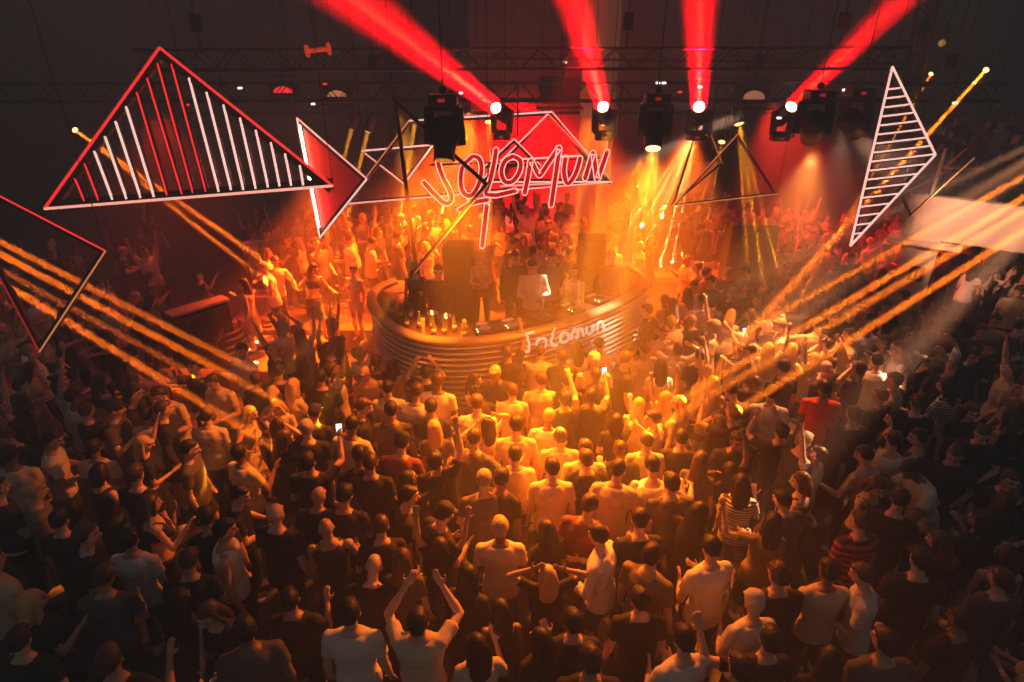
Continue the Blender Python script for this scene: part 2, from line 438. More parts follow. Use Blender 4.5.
# left: four long beams from outside the frame
for i, (x0, y0, X, Y, an, pw) in enumerate([(-230,125,282,385,1.3,420000),(-230,132,285,405,1.5,480000),(-230,146,205,380,1.7,180000),(-230,141,262,440,1.4,400000)]):
    a = P(x0, y0, 8.4+i*.35); b = G(X, Y, 1.5)
    par('golden lamp on the left side wall, number out of view', a, b, 1.3) if False else None
    beam(a, b, (1,.17,.005), pw/22000, .10, an*.16)
# right: lamps
a = P(986,70,11.5); par('golden lamp above the balcony with a long thin beam', a, G(700,395,1.6), .7)
for (X, Y, an, pw) in [(712,372,1.0,260000),(690,400,1.2,260000),(735,345,.9,220000)]:
    b = G(X, Y, 1.5); beam(a, b, (1,.17,.005), pw/12000, .06, an)
a = P(931,74,12.5); par('golden lamp with a short beam behind the ladder shaped triangle', a, P(905,100,12.3), .6)
b = G(780,330,1.5); beam(a, b, (1,.17,.005), 12, .05, .8)
a = P(942,43,12.5); par('dim orange lamp high above the balcony', a, P(900,120,9), .9, M_lensdull)
for i, (x0, y0, X, Y, an, pw, col) in enumerate([(1240,70,655,415,1.5,350000,AMBER),(1240,95,690,440,1.5,300000,AMBER),(1240,55,705,355,1.3,300000,AMBER),(1230,90,600,460,1.9,250000,AMBER),(1240,20,890,262,6.,30000,WARM)]):
    a = P(x0, y0, 10.0+i*.3); b = G(X, Y, 1.5)
    beam(a, b, col, pw/12000, .10, an*.22) if col is not WARM else spot('beam_light', a, b, col, pw*.4, an, .6, .05)
# hot pools on the dance floor, from the rig; last one added to brighten performer
for (x, y, Z, X, Y, an, pw, col) in [(590,118,10.9,552,405,2.2,120000,GOLD),(612,118,10.9,556,452,2.0,140000,GOLD),(603,120,10.9,640,455,1.8,110000,GOLD),(500,118,10.9,325,405,1.8,110000,GOLD),(480,118,10.9,250,415,1.8,80000,GOLD),
                                (1200,60,9.8,685,362,2.4,120000,(1,.36,.14)),(1200,65,10,702,302,1.8,150000,(1,.42,.2)),(1200,50,8.5,905,362,4.0,60000,(1,.42,.22)),(1200,70,9.5,795,316,2.2,120000,(1,.36,.14)),
                                (500,118,12,400,222,4.5,42000,(1,.50,.08)),(450,118,12.5,440,222,3.0,40000,(1,.50,.08)),(650,150,8.2,605,390,12,12000,GOLD),(1150,90,8.0,800,468,5,25000,(1,.36,.14)),(620,112,9.5,534,318,7.0,6000,WARM)]:
    spot('pool_light', P(x, y, Z), G(X, Y, 1.6), col, pw, an, .8, .06)

# square blinders hanging from the truss
def panel_lamp(label, px, py, Z, w_, h_, lens):
    c = P(px, py, Z); t = thing('panel_lamp', label, 'stage lamp', c, 'square panel lamps')
    b = MB().bbox((c.x-w_/2,c.y-.12,c.z-h_/2), (c.x+w_/2,c.y+.12,c.z+h_/2), .03).obj('housing', M_black, t)
    n = 14; arc = [(c.x+w_*.34*math.cos(math.pi*k/n), c.y-.125, c.z-h_*.28+h_*.42*math.sin(math.pi*k/n)) for k in range(n+1)]
    MB().prism(arc, (0,-.015,0)).obj('reflector', lens, t)
    MB().box((c.x-w_*.62,c.y-.2,c.z-h_/2-.1), (c.x+w_*.62,c.y+.05,c.z-h_/2-.06)).obj('barn_door', M_dkmetal, t)
    MB().tube([(c.x-w_/2-.02,c.y,c.z),(c.x-w_/2-.02,c.y,c.z+h_*.75),(c.x+w_/2+.02,c.y,c.z+h_*.75),(c.x+w_/2+.02,c.y,c.z)], .015, 6).obj('bracket', M_metal, t)
    MB().tube([(c.x,c.y,c.z+h_*.75),(c.x,c.y,CEIL)], .012, 6).obj('hanging_pole', M_blackm, t)
    return t
panel_lamp('square black panel lamp with a pale arc, right of the third red lamp', 752, 93, 11.2, .6, .36, mat('pale_reflector', (.5,.35,.3), (1,.45,.3), .25))
panel_lamp('black panel lamp hanging between the first and second red lamps', 560, 90, 12.0, .75, .5, M_blackm)
panel_lamp('small black panel lamp far left in the dark rigging', 285, 88, 12.5, .6, .3, M_red_tube)
panel_lamp('small black panel lamp with dull orange face left of the dark triangle', 338, 92, 13.0, .6, .3, M_amber_tube)

# little glints on the rigging: connector lights
random.seed(5)
ILIST = [(187, 105, 11.8), (240, 88, 11.2), (313, 104, 12), (325, 84, 11.2), (461, 93, 11.4), (565, 62, 11), (612, 83, 11.4), (658, 83, 11.2), (664, 83, 11.2), (680, 92, 11.2), (700, 87, 11.2), (742, 85, 11.2), (757, 84, 11.2), (779, 118, 11), (845, 90, 10.5), (855, 92, 10.5), (863, 91, 10.5), (955, 103, 11)]
for i, (x, y, Z) in enumerate(ILIST):
    c = P(x, y, Z); o = MB().bbox((c.x-.035,c.y-.03,c.z-.018), (c.x+.035,c.y+.03,c.z+.018), .006).obj('indicator_light', M_ledwhite if i % 3 else M_red_tube)
    tag(o, f"tiny {'white' if i % 3 else 'red'} indicator light on the dark rig, {['first','second','third','fourth','fifth','sixth','seventh','eighth','ninth'][i if i < 9 else 17-i]} from its {'left' if i < 9 else 'right'} end", 'indicator light', 'indicator lights on the rig')

# red double spool hanging in the dark
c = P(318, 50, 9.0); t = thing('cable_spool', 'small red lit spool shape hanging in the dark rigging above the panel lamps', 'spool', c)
MB().lathe([(.085,-.18),(.085,-.15),(.03,-.14),(.03,.14),(.085,.15),(.085,.18)], c, V((1,0,.1)), 20).obj('drum', mat('glowing_drum', (.7,.08,.03), (1,.1,.03), .35), t)  # red light on the spool is put into the drum as glow
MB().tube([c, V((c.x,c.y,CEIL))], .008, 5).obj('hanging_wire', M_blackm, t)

# ------------------------------------------------------------------ light frames
def frame(name, label, pts, Z, tubes, prof=.045, rt=.014, wires=True, dz=None, backmat=None, group=None):
    """polygon light frame: dark profile with a lit tube along each side"""
    W = [P(x, y, Z if dz is None else dz[i]) for i, (x, y) in enumerate(pts)]
    c = sum(W, V((0,0,0)))/len(W)
    t = thing(name, label, 'light frame', c, group)
    n = (W[1]-W[0]).cross(W[2]-W[0]).normalized()
    if n.y > 0: n = -n
    m = len(W)
    for i in range(m):
        a, b = W[i], W[(i+1) % m]
        inw = (c-(a+b)/2); inw -= inw.project(b-a); inw = inw.normalized()*prof*.5
        s = MB().bar(a+inw-n*.02, b+inw-n*.02, .05, prof, up=inw.normalized()).obj('side', backmat or M_dkmetal, t)
        if tubes[i]:
            o = MB().tube([a+n*.01, b+n*.01], rt, 8).obj('light_tube', tubes[i], s, True)
    if wires:
        for p in sorted(W, key=lambda p: -p.z)[:2]:
            MB().tube([p, V((p.x, p.y, CEIL if p.y > 8 else 9.0))], .005, 5).obj('suspension_wire', M_blackm, t)
    return t, W, n

def strokes_px(o, L): return [(330/330*x, y) for x, y in L]

# barred triangle
t, W, n = frame('barred_triangle_light', 'big red triangle light filled with slanting tubes, hanging over the dark crowd', [(160,48),(45,209),(333,186)], 7.6, [M_red_tube, M_pink_tube, M_red_tube], .10, .017)
bars = [(240,572,212,507),(280,570,240,465),(320,568,268,430),(360,566,298,388),(400,563,328,345),(438,560,358,303),(475,555,388,262),(517,552,418,222),(548,548,447,180),(585,545,487,182),(622,545,537,222),(657,540,587,262),(692,540,635,298),(727,537,682,335),(762,533,727,370),(795,530,770,405),(828,528,810,437),(862,527,852,470)]
for i, (x0, y0, x1, y1) in enumerate(bars):
    s = 360/1023.; a = P(x0*s, y0*s, 7.6); b = P(x1*s, y1*s, 7.6); lit = 2 <= i <= 5 or i >= 10
    br = MB().bar(a-n*.03, b-n*.03, .06, .03, up=n).obj('bar', M_dkmetal, t)
    o = MB().tube([a, b], .015 if lit else .011, 8).obj('light_tube', M_white_tube if lit else M_red_tube, br, True)
    if lit: o['label'] = 'whitish glowing tube'
# gradient triangle
t, W, n = frame('panelled_triangle_light', 'narrow triangle light with a glowing red panel inside, right of the barred triangle', [(297,118),(367,179),(320,238)], 9.4, [M_pink_tube, M_white_tube, M_white_tube], .06, .014)
cc = sum(W, V((0,0,0)))/3
MB().prism([W[i].lerp(cc, .06) for i in (0, 1, 2)], -n*.03).obj('panel', M_redpanel, t)
M_edge = mat('edge_glow_tube', (1,.8,.7), (1,.30,.20), 55); M_edge.cycles.emission_sampling = 'AUTO'
MB().tube([W[0].lerp(cc,.16)+n*.10, W[2].lerp(cc,.16)+n*.10], .012, 8).obj('edge_tube', M_edge, t, True)
# left wide thin triangle
frame('thin_triangle_light', 'thin dim red triangle outline at the left edge, pointing down', [(106,251),(40,352),(-60,165)], 7.0, [M_amber_tube, M_reddim, M_red_tube], .05, .010)
# dark triangle in front of lettering
frame('dark_triangle_frame', 'unlit dark triangle frame hanging in front of the neon lettering', [(393,97),(489,184),(415,273)], 7.6, [None, M_amber_tube, None], .045, .006)  # light edge of this unlit frame is put in as a faintly glowing tube
# inverted small triangle
frame('small_triangle_light', 'small pale triangle light pointing down, left of the neon lettering', [(362,151),(433,145),(404,184)], 12.6, [M_white_tube, M_white_tube, M_pink_tube], .05, .018)
# quadrilateral behind the lettering
frame('quadrilateral_light', 'large four sided light frame with a peak, behind the neon lettering', [(409,121),(346,204),(612,182),(552,112)], 11.8, [M_amber_tube, M_pink_tube, M_pink_tube, M_white_tube], .05, .016)
frame('small_roof_light', 'small peaked pale light frame between the lettering and the large frame', [(484,167),(514,139),(541,166)], 11.0, [M_pink_tube, M_pink_tube, None], .05, .014)
frame('long_triangle_light', 'long flat red triangle light running behind the last letters', [(480,182),(548,114),(612,182)], 11.4, [M_white_tube, M_amber_tube, M_white_tube], .06, .013)
# band
aa = [P(500,160,12.2), P(590,155,12.2), P(611,180,12.2), P(500,186,12.2)]
t = thing('red_band_light', 'red band with pale edges crossing behind the neon lettering', 'light frame', aa[0])
MB().prism(aa, (0,.05,0)).obj('panel', M_redpanel, t)
MB().tube([aa[0]-V((0,.03,0)), aa[1]-V((0,.03,0))], .016, 8).obj('upper_tube', M_white_tube, t, True)
MB().tube([aa[3]-V((0,.03,0)), aa[2]-V((0,.03,0))], .016, 8).obj('lower_tube', M_pink_tube, t, True)
for p in aa[:2]: MB().tube([p, V((p.x,p.y,CEIL))], .006, 5).obj('suspension_wire', M_blackm, t)
# right triangles
frame('open_triangle_frame', 'thin pale triangle frame hanging over the right back crowd', [(738,134),(777,194),(672,206)], 11.0, [None, M_amber_tube, M_amber_tube], .035, .010)  # unlit frame, its light line put in as faint glow
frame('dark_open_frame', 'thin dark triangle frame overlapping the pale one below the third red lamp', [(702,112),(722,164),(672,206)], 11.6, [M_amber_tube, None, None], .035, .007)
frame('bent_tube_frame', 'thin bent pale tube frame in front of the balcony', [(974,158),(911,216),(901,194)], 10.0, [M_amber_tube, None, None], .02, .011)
frame('dim_red_corner_light', 'small dim red light outline in the dark above the balcony', [(967,148),(944,168),(984,169)], 13.5, [M_reddim, M_reddim, None], .04, .012)
# ladder triangle
T6 = [(892,67),(850,246),(935,155)]
t, W, n = frame('ladder_triangle_light', 'tall upright triangle light with ladder rungs beside the balcony', T6, 9.0, [M_white_tube, M_white_tube, M_white_tube], .05, .017)
for k in range(17):
    f = .125+k*.0505; L = V((892+(850-892)*f, 67+(246-67)*f))
    def hit(L):
        best = None
        for (x0, y0), (x1, y1) in ((T6[0], T6[2]), (T6[2], T6[1])):
            # L + s*(1,-.115) meets the side
            dx, dy = x1-x0, y1-y0; den = dx*(-.115)-dy*1
            if abs(den) < 1e-6: continue
            u = ((L.x-x0)*(-.115)-(L.y-y0))/den
            s = (x0+u*dx-L.x)
            if 0 <= u <= 1 and s > 1: best = s if best is None else min(best, s)
        return best
    s = hit(L)
    if not s: continue
    a = P(L.x+1.5, L.y, 9.0); b = P(L.x+s-1.5, L.y-.115*(s-1.5), 9.0)
    r_ = MB().bar(a-n*.02, b-n*.02, .05, .028, up=n).obj('rung', M_dkmetal, t)
    o = MB().tube([a, b], .013, 8).obj('light_tube', M_white_tube, r_, True)

# ------------------------------------------------------------------ neon lettering
SG = lambda L: [(410+x/4.64, 120+y/4.64) for x, y in L]
letters = [
    SG([(212,182),(190,165),(160,160),(130,185),(150,260),(185,330),(190,375),(160,385),(110,340),(65,290)]),
    SG([(292,168),(245,215),(235,290),(250,340),(285,350),(318,300),(332,230),(322,180),(292,168)]),
    SG([(400,138),(390,200),(375,270),(350,345),(400,350),(490,328)]),
    SG([(478,168),(440,190),(424,240),(440,285),(475,285),(508,240),(512,190),(478,168)]),
    SG([(532,338),(548,260),(560,182),(600,262),(695,122),(680,230),(655,395)]),
    SG([(722,175),(714,240),(732,295),(768,250),(790,178)]),
    SG([(812,270),(850,145),(868,282),(915,148)]),
    SG([(230,418),(290,385),(362,370)]),
    SG([(356,398),(335,585)]),
]
ZS = 9.6
sc0 = P(512,180,ZS)
t = thing('neon_name_sign', 'red handwritten neon name sign with white outlines hanging over the counter', 'neon sign', sc0)
def densify(pts, step):
    out = [pts[0]]
    for a, b in zip(pts, pts[1:]):
        n = max(1, int((V(b)-V(a)).length/step))
        out += [V(a).lerp(V(b), (i+1)/n) for i in range(n)]
    return [V(p) for p in out]
sharp = {2, 4, 6, 8}
for i, L in enumerate(letters):
    pts = [V((x, y, 0)) for x, y in L]
    line = densify(pts, 1.5) if i in sharp else catmull(pts, 8)
    wd = 2.6
    # smooth corner
    for _ in range(2): line = [line[0]]+[(line[j-1]+line[j]*2+line[j+1])/4 for j in range(1, len(line)-1)]+[line[-1]]
    nn = []
    for j in range(len(line)):
        d_ = (line[min(j+1, len(line)-1)]-line[max(j-1, 0)]).normalized(); nn.append(V((-d_.y, d_.x, 0)))
    lf = [p+q*wd for p, q in zip(line, nn)]; rt_ = [p-q*wd for p, q in zip(line, nn)]
    d0 = (line[0]-line[1]).normalized(); d1 = (line[-1]-line[-2]).normalized()
    mb = MB(); fr = []
    vs = []
    for a, b in zip(lf, rt_): vs += [P(a.x, a.y, ZS), P(b.x, b.y, ZS), P(a.x, a.y, ZS+.05), P(b.x, b.y, ZS+.05)]
    fs = []
    for j in range(len(lf)-1):
        k = j*4; fs += [(k,k+1,k+5,k+4),(k+2,k+6,k+7,k+3),(k,k+4,k+6,k+2),(k+1,k+3,k+7,k+5)]
    fs += [(0,2,3,1), (len(vs)-4, len(vs)-3, len(vs)-1, len(vs)-2)]
    o = mb.add(vs, fs).obj('letter_stroke', M_letter, t)
    capA = [line[-1]+(nn[-1]*math.cos(a)+d1*math.sin(a))*wd for a in [math.pi*k/6 for k in range(1, 6)]]
    capB = [line[0]+(-nn[0]*math.cos(a)+d0*math.sin(a))*wd for a in [math.pi*k/6 for k in range(1, 6)]]
    if i in (1, 3): loops = [lf[:-1], rt_[:-1]]
    else: loops = [lf+capA+rt_[::-1]+capB]
    tb = MB()
    for lp in loops: tb.tube([P(q.x, q.y, ZS-.02) for q in lp], .0085, 6, closed=True)
    o2 = tb.obj('outline_tube', M_white_tube, o, True)
ww = MB()
for (x, y) in ((455,165),(505,150),(560,148),(608,152)):
    p = P(x, y, ZS+.05); MB().tube([p, V((p.x,p.y,CEIL))], .005, 5).obj('suspension_wire', M_blackm, t)
# thin rail tying the strokes together behind
ww.tube([P(430,165,ZS+.07), P(607,158,ZS+.07)], .012, 6)
for (x, y) in ((440,182),(484,172)): ww.tube([P(x,162,ZS+.07), P(x,y+12,ZS+.07)], .008, 5)
ww.tube([P(488,165,ZS+.07), P(484,240,ZS+.07)], .008, 5)
ww.obj('mounting_rail', M_blackm, t)

# ------------------------------------------------------------------ DJ counter
CZ = 1.92
outer = catmull([G(x, y, CZ) for x, y in [(392,279),(374,287),(368,300),(378,318),(402,333),(440,341),(490,339),(540,330),(590,315),(628,299),(648,284),(647,272),(632,264)]], 8)
oc = V((.2, 12.4, CZ))
def inset(pts, dd):
    out = []
    for i, p in enumerate(pts):
        t_ = (pts[min(i+1, len(pts)-1)]-pts[max(i-1, 0)]); t_.z = 0; t_.normalize(); n_ = V((t_.y, -t_.x, 0))
        if n_.dot(oc-p) < 0: n_ = -n_
        out.append(p+n_*dd)
    return out
def ribbon(mb, pts, d0, d1, z0, z1):
    a = inset(pts, d0); b = inset(pts, d1); vs = []
    for p, q in zip(a, b): vs += [V((p.x,p.y,z0)), V((q.x,q.y,z0)), V((q.x,q.y,z1)), V((p.x,p.y,z1))]
    fs = []; n_ = len(a)
    for i in range(n_-1):
        k = i*4
        for e in range(4): fs.append((k+e, k+(e+1) % 4, k+4+(e+1) % 4, k+4+e))
    fs += [(3,2,1,0), (n_*4-4, n_*4-3, n_*4-2, n_*4-1)]
    return mb.add(vs, fs)
t = thing('dj_counter', 'long curved counter fronted with white horizontal slats where the performer plays', 'counter', (oc.x, oc.y, 0))
ribbon(MB(), outer, -.03, .16, CZ-.07, CZ).obj('rim', M_podium, t, True)
ribbon(MB(), outer, .16, .75, CZ-.14, CZ-.08).obj('countertop', M_wood, t, True)
ribbon(MB(), outer, .72, .80, .9, CZ-.06).obj('inner_panel', M_blackm, t)
ribbon(MB(), outer, .12, .16, .0, CZ-.08).obj('backing', mat('counter_backing', (.02,.012,.01), r=.9), t)
sl = MB(); ns = 17
for i in range(ns):
    zt = CZ-.12-i*.098; k = .02+.10*(i/ns)**1.3*0; sweep = .0
    ribbon(sl, outer, k, .115, zt-.036, zt)
sl.obj('slatted_front', M_slat, t)
struct('dj_platform', MB().prism([V((p.x,p.y,.0)) for p in inset(outer, .8)][::4]+[V((2.0,13.6,0)), V((-1.8,13.6,0))], V((0,0,.92))), M_cloth_stage)

# lettering on the slats: positions along the outer path from pixels
def front_pt(px, py):
    """point on the counter front seen at px,py"""
    best = None
    for i in range(len(outer)-1):
        for s in (0, .25, .5, .75):
            q = outer[i].lerp(outer[i+1], s); x0, _, _ = PR(q)
            if q.y > 12.2: continue
            # the column of points below q
            if best is None or abs(x0-px) < best[0]: best = (abs(x0-px), q)
    q = best[1]; lo, hi = 0., CZ
    for _ in range(24):
        m_ = (lo+hi)/2
        if PR(V((q.x,q.y,m_)))[1] > py: lo = m_
        else: hi = m_
    q2 = inset([q-V((.01,0,0)), q, q+V((.01,0,0))], 0)[1]; d_ = V((q.x,q.y,0))-V((oc.x,oc.y,0)); d_.normalize()
    return V((q.x,q.y,lo))+V((0,-.03,0))
CR = lambda L: [(360+x/3.41, 230+y/3.41) for x, y in L]
scr = [CR([(592,338),(572,332),(566,350),(574,380),(576,410),(560,412)]), CR([(620,368),(604,376),(604,400),(622,404),(636,388),(632,370),(620,368)]),
       CR([(664,330),(654,370),(660,392),(676,388)]), CR([(700,346),(684,356),(688,378),(706,378),(714,358),(700,346)]),
       CR([(724,372),(728,340),(742,338),(742,366),(746,338),(760,334),(764,360)]), CR([(776,326),(776,350),(792,348),(796,322),(800,344)]), CR([(812,340),(812,316),(828,312),(834,336)])]
lt = MB()
for L in scr: lt.tube([front_pt(p.x, p.y) for p in catmull([V((x, y, 0)) for x, y in L], 5)], .022, 6)
lt.obj('lettering', mat('white_sign_letters', (.9,.87,.82), (1,.85,.7), .35), t, True)
# left rounded end cap of the counter
ep = G(374, 298, CZ)
MB().lathe([(.02,.52),(.30,.52),(.36,.6),(.38,1.0),(.38,CZ-.16),(.36,CZ-.1),(.30,CZ-.07),(.02,CZ-.06)], V((outer[6].x+.33, outer[6].y+.1, 0)), V((0,0,1)), 32).obj('end_drum', M_podium, t, True)

# speakers
def speaker(name, label, x, y, w_, dp, z0, z1, rot=0.0, cones=2, topmat=None):
    t = thing(name, label, 'speaker', (x, y, z0))
    R = Matrix.Rotation(rot, 4, 'Z')
    def put(mb, nm, m_, par_=None, sm=False):
        mb.v = [R@v+V((x,y,0)) for v in mb.v]; o = mb.obj(nm, m_, par_ or t, sm)
        return o
    c_ = put(MB().bbox((-w_/2,-dp/2,z0), (w_/2,dp/2,z1), .025), 'cabinet', M_blackm)
    put(MB().bbox((-w_/2+.04,-dp/2-.02,z0+.05), (w_/2-.04,-dp/2+.0,z1-.05), .01), 'grille', M_grille)
    hh = (z1-z0)/cones
    for i in range(cones):
        r_ = min(w_, hh)*.36
        put(MB().lathe([(r_,.0),(r_*.95,.012),(r_*.6,.004),(r_*.2,.002)], (0,-dp/2-.018,z0+hh*(i+.5)), V((0,-1,0)), 24), 'cone', M_black, None, True)
    for s in (-1, 1): put(MB().box((s*(w_/2+.004)-.006,-.08,(z0+z1)/2-.03), (s*(w_/2+.004)+.006,.08,(z0+z1)/2+.03)), 'handle', M_black)
    return t
q = G(202, 395, .3)
q0, q1 = G(172, 318, 1.75), G(229, 301, 1.75); sd = q1-q0; sr = math.atan2(sd.y, sd.x); sm = (q0+q1)/2+V((-math.sin(sr), math.cos(sr), 0))*.28
speaker('speaker_stack', 'wide black speaker cabinet with a lit top edge beside the left dance podium', sm.x, sm.y, sd.length, .5, 0, 1.75, sr)
o = MB().bbox((-sd.length/2-.01,-.30,0), (sd.length/2+.01,.0,.05), .01).obj('lit_edge_strip', M_podium)
o.location = (sm.x, sm.y, 1.752); o.rotation_euler = (0,0,sr); tag(o, 'thin pale strip added as the lit top edge of the wide black speaker cabinet', 'board')  # pale strip added for the light along the cabinet's top edge
a = P(459, 300, 11.4); speaker('monitor_speaker', 'black speaker in the booth, left of the singer in the pale top', a.x, a.y+.3, .55, .5, .92, 2.62)
a = P(592, 280, 11.6); speaker('monitor_speaker', 'black speaker in the booth in front of the cream pillar', a.x, a.y+.3, .55, .5, .92, 2.66, -.1)
a = G(741, 290, .3); speaker('speaker_stack', 'tall black speaker stack under the thin pale triangle frame', a.x, a.y, 1.1, .8, 0, 2.1, -.15)

# podiums with lights
def podium(label, px, py, wx, wy, h, lights):
    c = G(px, py, h); t = thing('dance_podium', label, 'podium', (c.x, c.y, 0), 'dance podiums')
    MB().bbox((c.x-wx/2,c.y-wy/2,0), (c.x+wx/2,c.y+wy/2,h), .03).obj('deck', M_podium, t)
    for (x, y) in lights:
        q = G(x, y, h); MB().lathe([(.065,0),(.06,.012),(.01,.016)], V((q.x,q.y,h)), V((0,0,1)), 16).obj('deck_light', M_glow, t, True)
podium('low lit dance podium with glowing round deck lights beside the black speaker', 284, 352, 1.75, 1.6, .42, [(257,342),(268,346),(285,345),(298,343),(255,363),(274,361),(247,350)])
podium('low lit platform with round deck lights behind the right end of the counter', 692, 268, 2.4, 1.4, .25, [(681,277),(689,275),(701,276),(711,278),(704,262)])
# curved slatted stub
c = G(240, 350, .6)
t = thing('slatted_screen', 'small curved golden slatted screen beside the lit podium', 'screen', (c.x,c.y,0))
st = MB()
for i in range(7):
    r_ = .42-.0*i; z_ = .35+i*.13
    st.tube([V((c.x-.25+r_*math.cos(a), c.y-.1+r_*math.sin(a), z_)) for a in [math.radians(-70+k*12) for k in range(12)]], .022, 8)
st.obj('slats', M_podium, t, True)
ps = MB()
for a in (-60, 0, 55): ps.tube([V((c.x-.25+.40*math.cos(math.radians(a)), c.y-.1+.40*math.sin(math.radians(a)), 0)), V((c.x-.25+.40*math.cos(math.radians(a)), c.y-.1+.40*math.sin(math.radians(a)), 1.16))], .018, 8)
ps.obj('posts', M_dkmetal, t, True)
# bar table with glasses at left behind the speaker
c = G(180, 378, .95)
t = thing('side_table', 'small lit side table with drinks left of the black speaker cabinet', 'table', (c.x,c.y,0))
MB().bbox((c.x-.45,c.y-.3,.93), (c.x+.45,c.y+.3,.97), .012).obj('tabletop', M_podium, t)
for sx in (-1,1):
    for sy in (-1,1): MB().tube([(c.x+sx*.38,c.y+sy*.23,0),(c.x+sx*.38,c.y+sy*.23,.93)], .02, 8).obj('leg', M_dkmetal, t)
random.seed(3)
for i in range(9):
    x = c.x-.36+.09*i; y = c.y+random.uniform(-.18,.18)
    o = MB().lathe([(.022,0),(.032,.01),(.035,.12),(.033,.12),(.022,.02)], (x,y,.972), V((0,0,1)), 12).obj('drinking_glass', mat('clear_glass', (.9,.8,.6), r=.1, trans=.5), None, True)
    tag(o, ['first','second','third','fourth','fifth','sixth','seventh','eighth','ninth'][i]+' clear drinking glass from the left on the lit side table', 'glass', 'glasses on the side table')

# pale board hanging at the back right, dark boxes on the back wall
pb = P(700,160,18)
o = MB().box((P(690,190,18).x,P(690,190,18).y,P(690,193,18).z), (P(713,190,18).x,P(690,190,18).y+.06,P(700,160,18).z)).obj('hanging_board', M_fadedboard)
tag(o, 'pale square board at the back behind the golden rays', 'board'); MB().tube([pb, V((pb.x, pb.y, CEIL))], .008, 5).obj('hanging_wire', M_blackm, o)
b_ = MB().box((P(385,100,19).x,P(385,100,19).y,P(385,160,19).z), (P(470,100,19).x,P(385,100,19).y+.3,CEIL+.1)).obj('black_drape', M_blackm)
tag(b_, 'dark hanging drape high behind the small inverted triangle', 'drape')

ORD = ['first','second','third','fourth','fifth','sixth','seventh','eighth','ninth','tenth','eleventh','twelfth','thirteenth','fourteenth','fifteenth','sixteenth','seventeenth','eighteenth']
# counter equipment
def on_counter(f, dd):
    i = f*(len(outer)-1); k = int(i); k = min(k, len(outer)-2)
    p = outer[k].lerp(outer[k+1], i-k); tt = (outer[k+1]-outer[k]); tt.z = 0; tt.normalize(); n_ = V((tt.y,-tt.x,0))
    if n_.dot(oc-p) < 0: n_ = -n_
    return V((p.x,p.y,CZ-.08))+n_*dd, tt, n_
def local(mb, o, tx, ty, nm, m_, t, par_=None, sm=False):
    mb.v = [o+tx*v.x+ty*v.y+V((0,0,v.z)) for v in mb.v]; r = mb.obj(nm, m_, par_ or t, sm)
    return r
names = ['media player at the left end of the row of decks', 'media player just left of the mixer', None, 'media player just right of the mixer', 'media player at the right end of the row of decks']
for i, f in enumerate((.50, .555, .61, .665, .72)):
    o, tx, ty = on_counter(f, .42)
    if i == 2:
        t = thing('mixer', 'black mixing desk between the media players in front of the performer', 'mixer', o)
        b = local(MB().bbox((-.16,-.19,0), (.16,.19,.10), .01), o, tx, ty, 'body', M_black, t)
        for a in range(4):
            for c_ in range(4): local(MB().lathe([(.012,0),(.010,.018)], (-.11+a*.073,-.02+c_*.05,.10), V((0,0,1)), 10), o, tx, ty, 'knob', M_chrome, t, b)
            local(MB().box((-.115+a*.073,-.15,.10), (-.105+a*.073,-.07,.112)), o, tx, ty, 'fader', M_chrome, t, b)
    else:
        t = thing('media_player', 'black '+names[i]+' on the counter', 'media player', o, 'media players on the counter')
        b = local(MB().bbox((-.15,-.19,0), (.15,.19,.09), .01), o, tx, ty, 'body', M_black, t)
        local(MB().lathe([(.105,0),(.105,.018),(.09,.022),(.01,.022)], (0,-.05,.09), V((0,0,1)), 24), o, tx, ty, 'jog_wheel', M_chrome, t, b, True)
        local(MB().box((-.09,.10,.09), (.09,.17,.105)), o, tx, ty, 'screen', mat('amber_screen', (.3,.1,.05), (1,.3,.1), .5), t, b)
        for k in (-1, 1): local(MB().lathe([(.012,0),(.012,.01)], (-.125,-.1+.04*k,.09), V((0,0,1)), 10), o, tx, ty, 'button', M_glow, t, b)
for i in range(10):
    f = [.23,.25,.27,.30,.33,.36,.385,.41,.435,.46][i]; o, tx, ty = on_counter(f, .30+.10*(i % 3))
    h = .24 if i % 2 else .30
    t = thing('bottle', f"{'taller' if i % 2 == 0 else 'shorter'} glass bottle, {ORD[i]} from the left end among the drinks on the counter", 'bottle', o, 'bottles on the counter')
    MB().lathe([(.034,0),(.038,.01),(.038,h*.58),(.014,h*.75),(.013,h*.97)], o, V((0,0,1)), 14).obj('glass_body', M_glass, t, True)
    MB().lathe([(.016,0),(.016,.025)], o+V((0,0,h*.96)), V((0,0,1)), 12).obj('cap', M_chrome, t, True)
    MB().lathe([(.0385,h*.2),(.0385,h*.45)], o, V((0,0,1)), 14).obj('paper_band', M_cream, t, True)
for i, f in enumerate((.345, .395)):
    o, tx, ty = on_counter(f, .62)
    t = thing('ice_bucket', ('left' if i == 0 else 'right')+' of the two chrome ice buckets behind the bottles on the counter', 'bucket', o, 'ice buckets')
    MB().lathe([(.07,0),(.075,.01),(.10,.22),(.108,.225),(.095,.22),(.07,.03)], o, V((0,0,1)), 20).obj('bucket', M_chrome, t, True)
    for s in (-1,1): MB().tube([o+V((s*.1,0,.2)), o+V((s*.125,0,.19)), o+V((s*.125,0,.15)), o+V((s*.09,0,.14))], .006, 6).obj('handle', M_chrome, t, True)

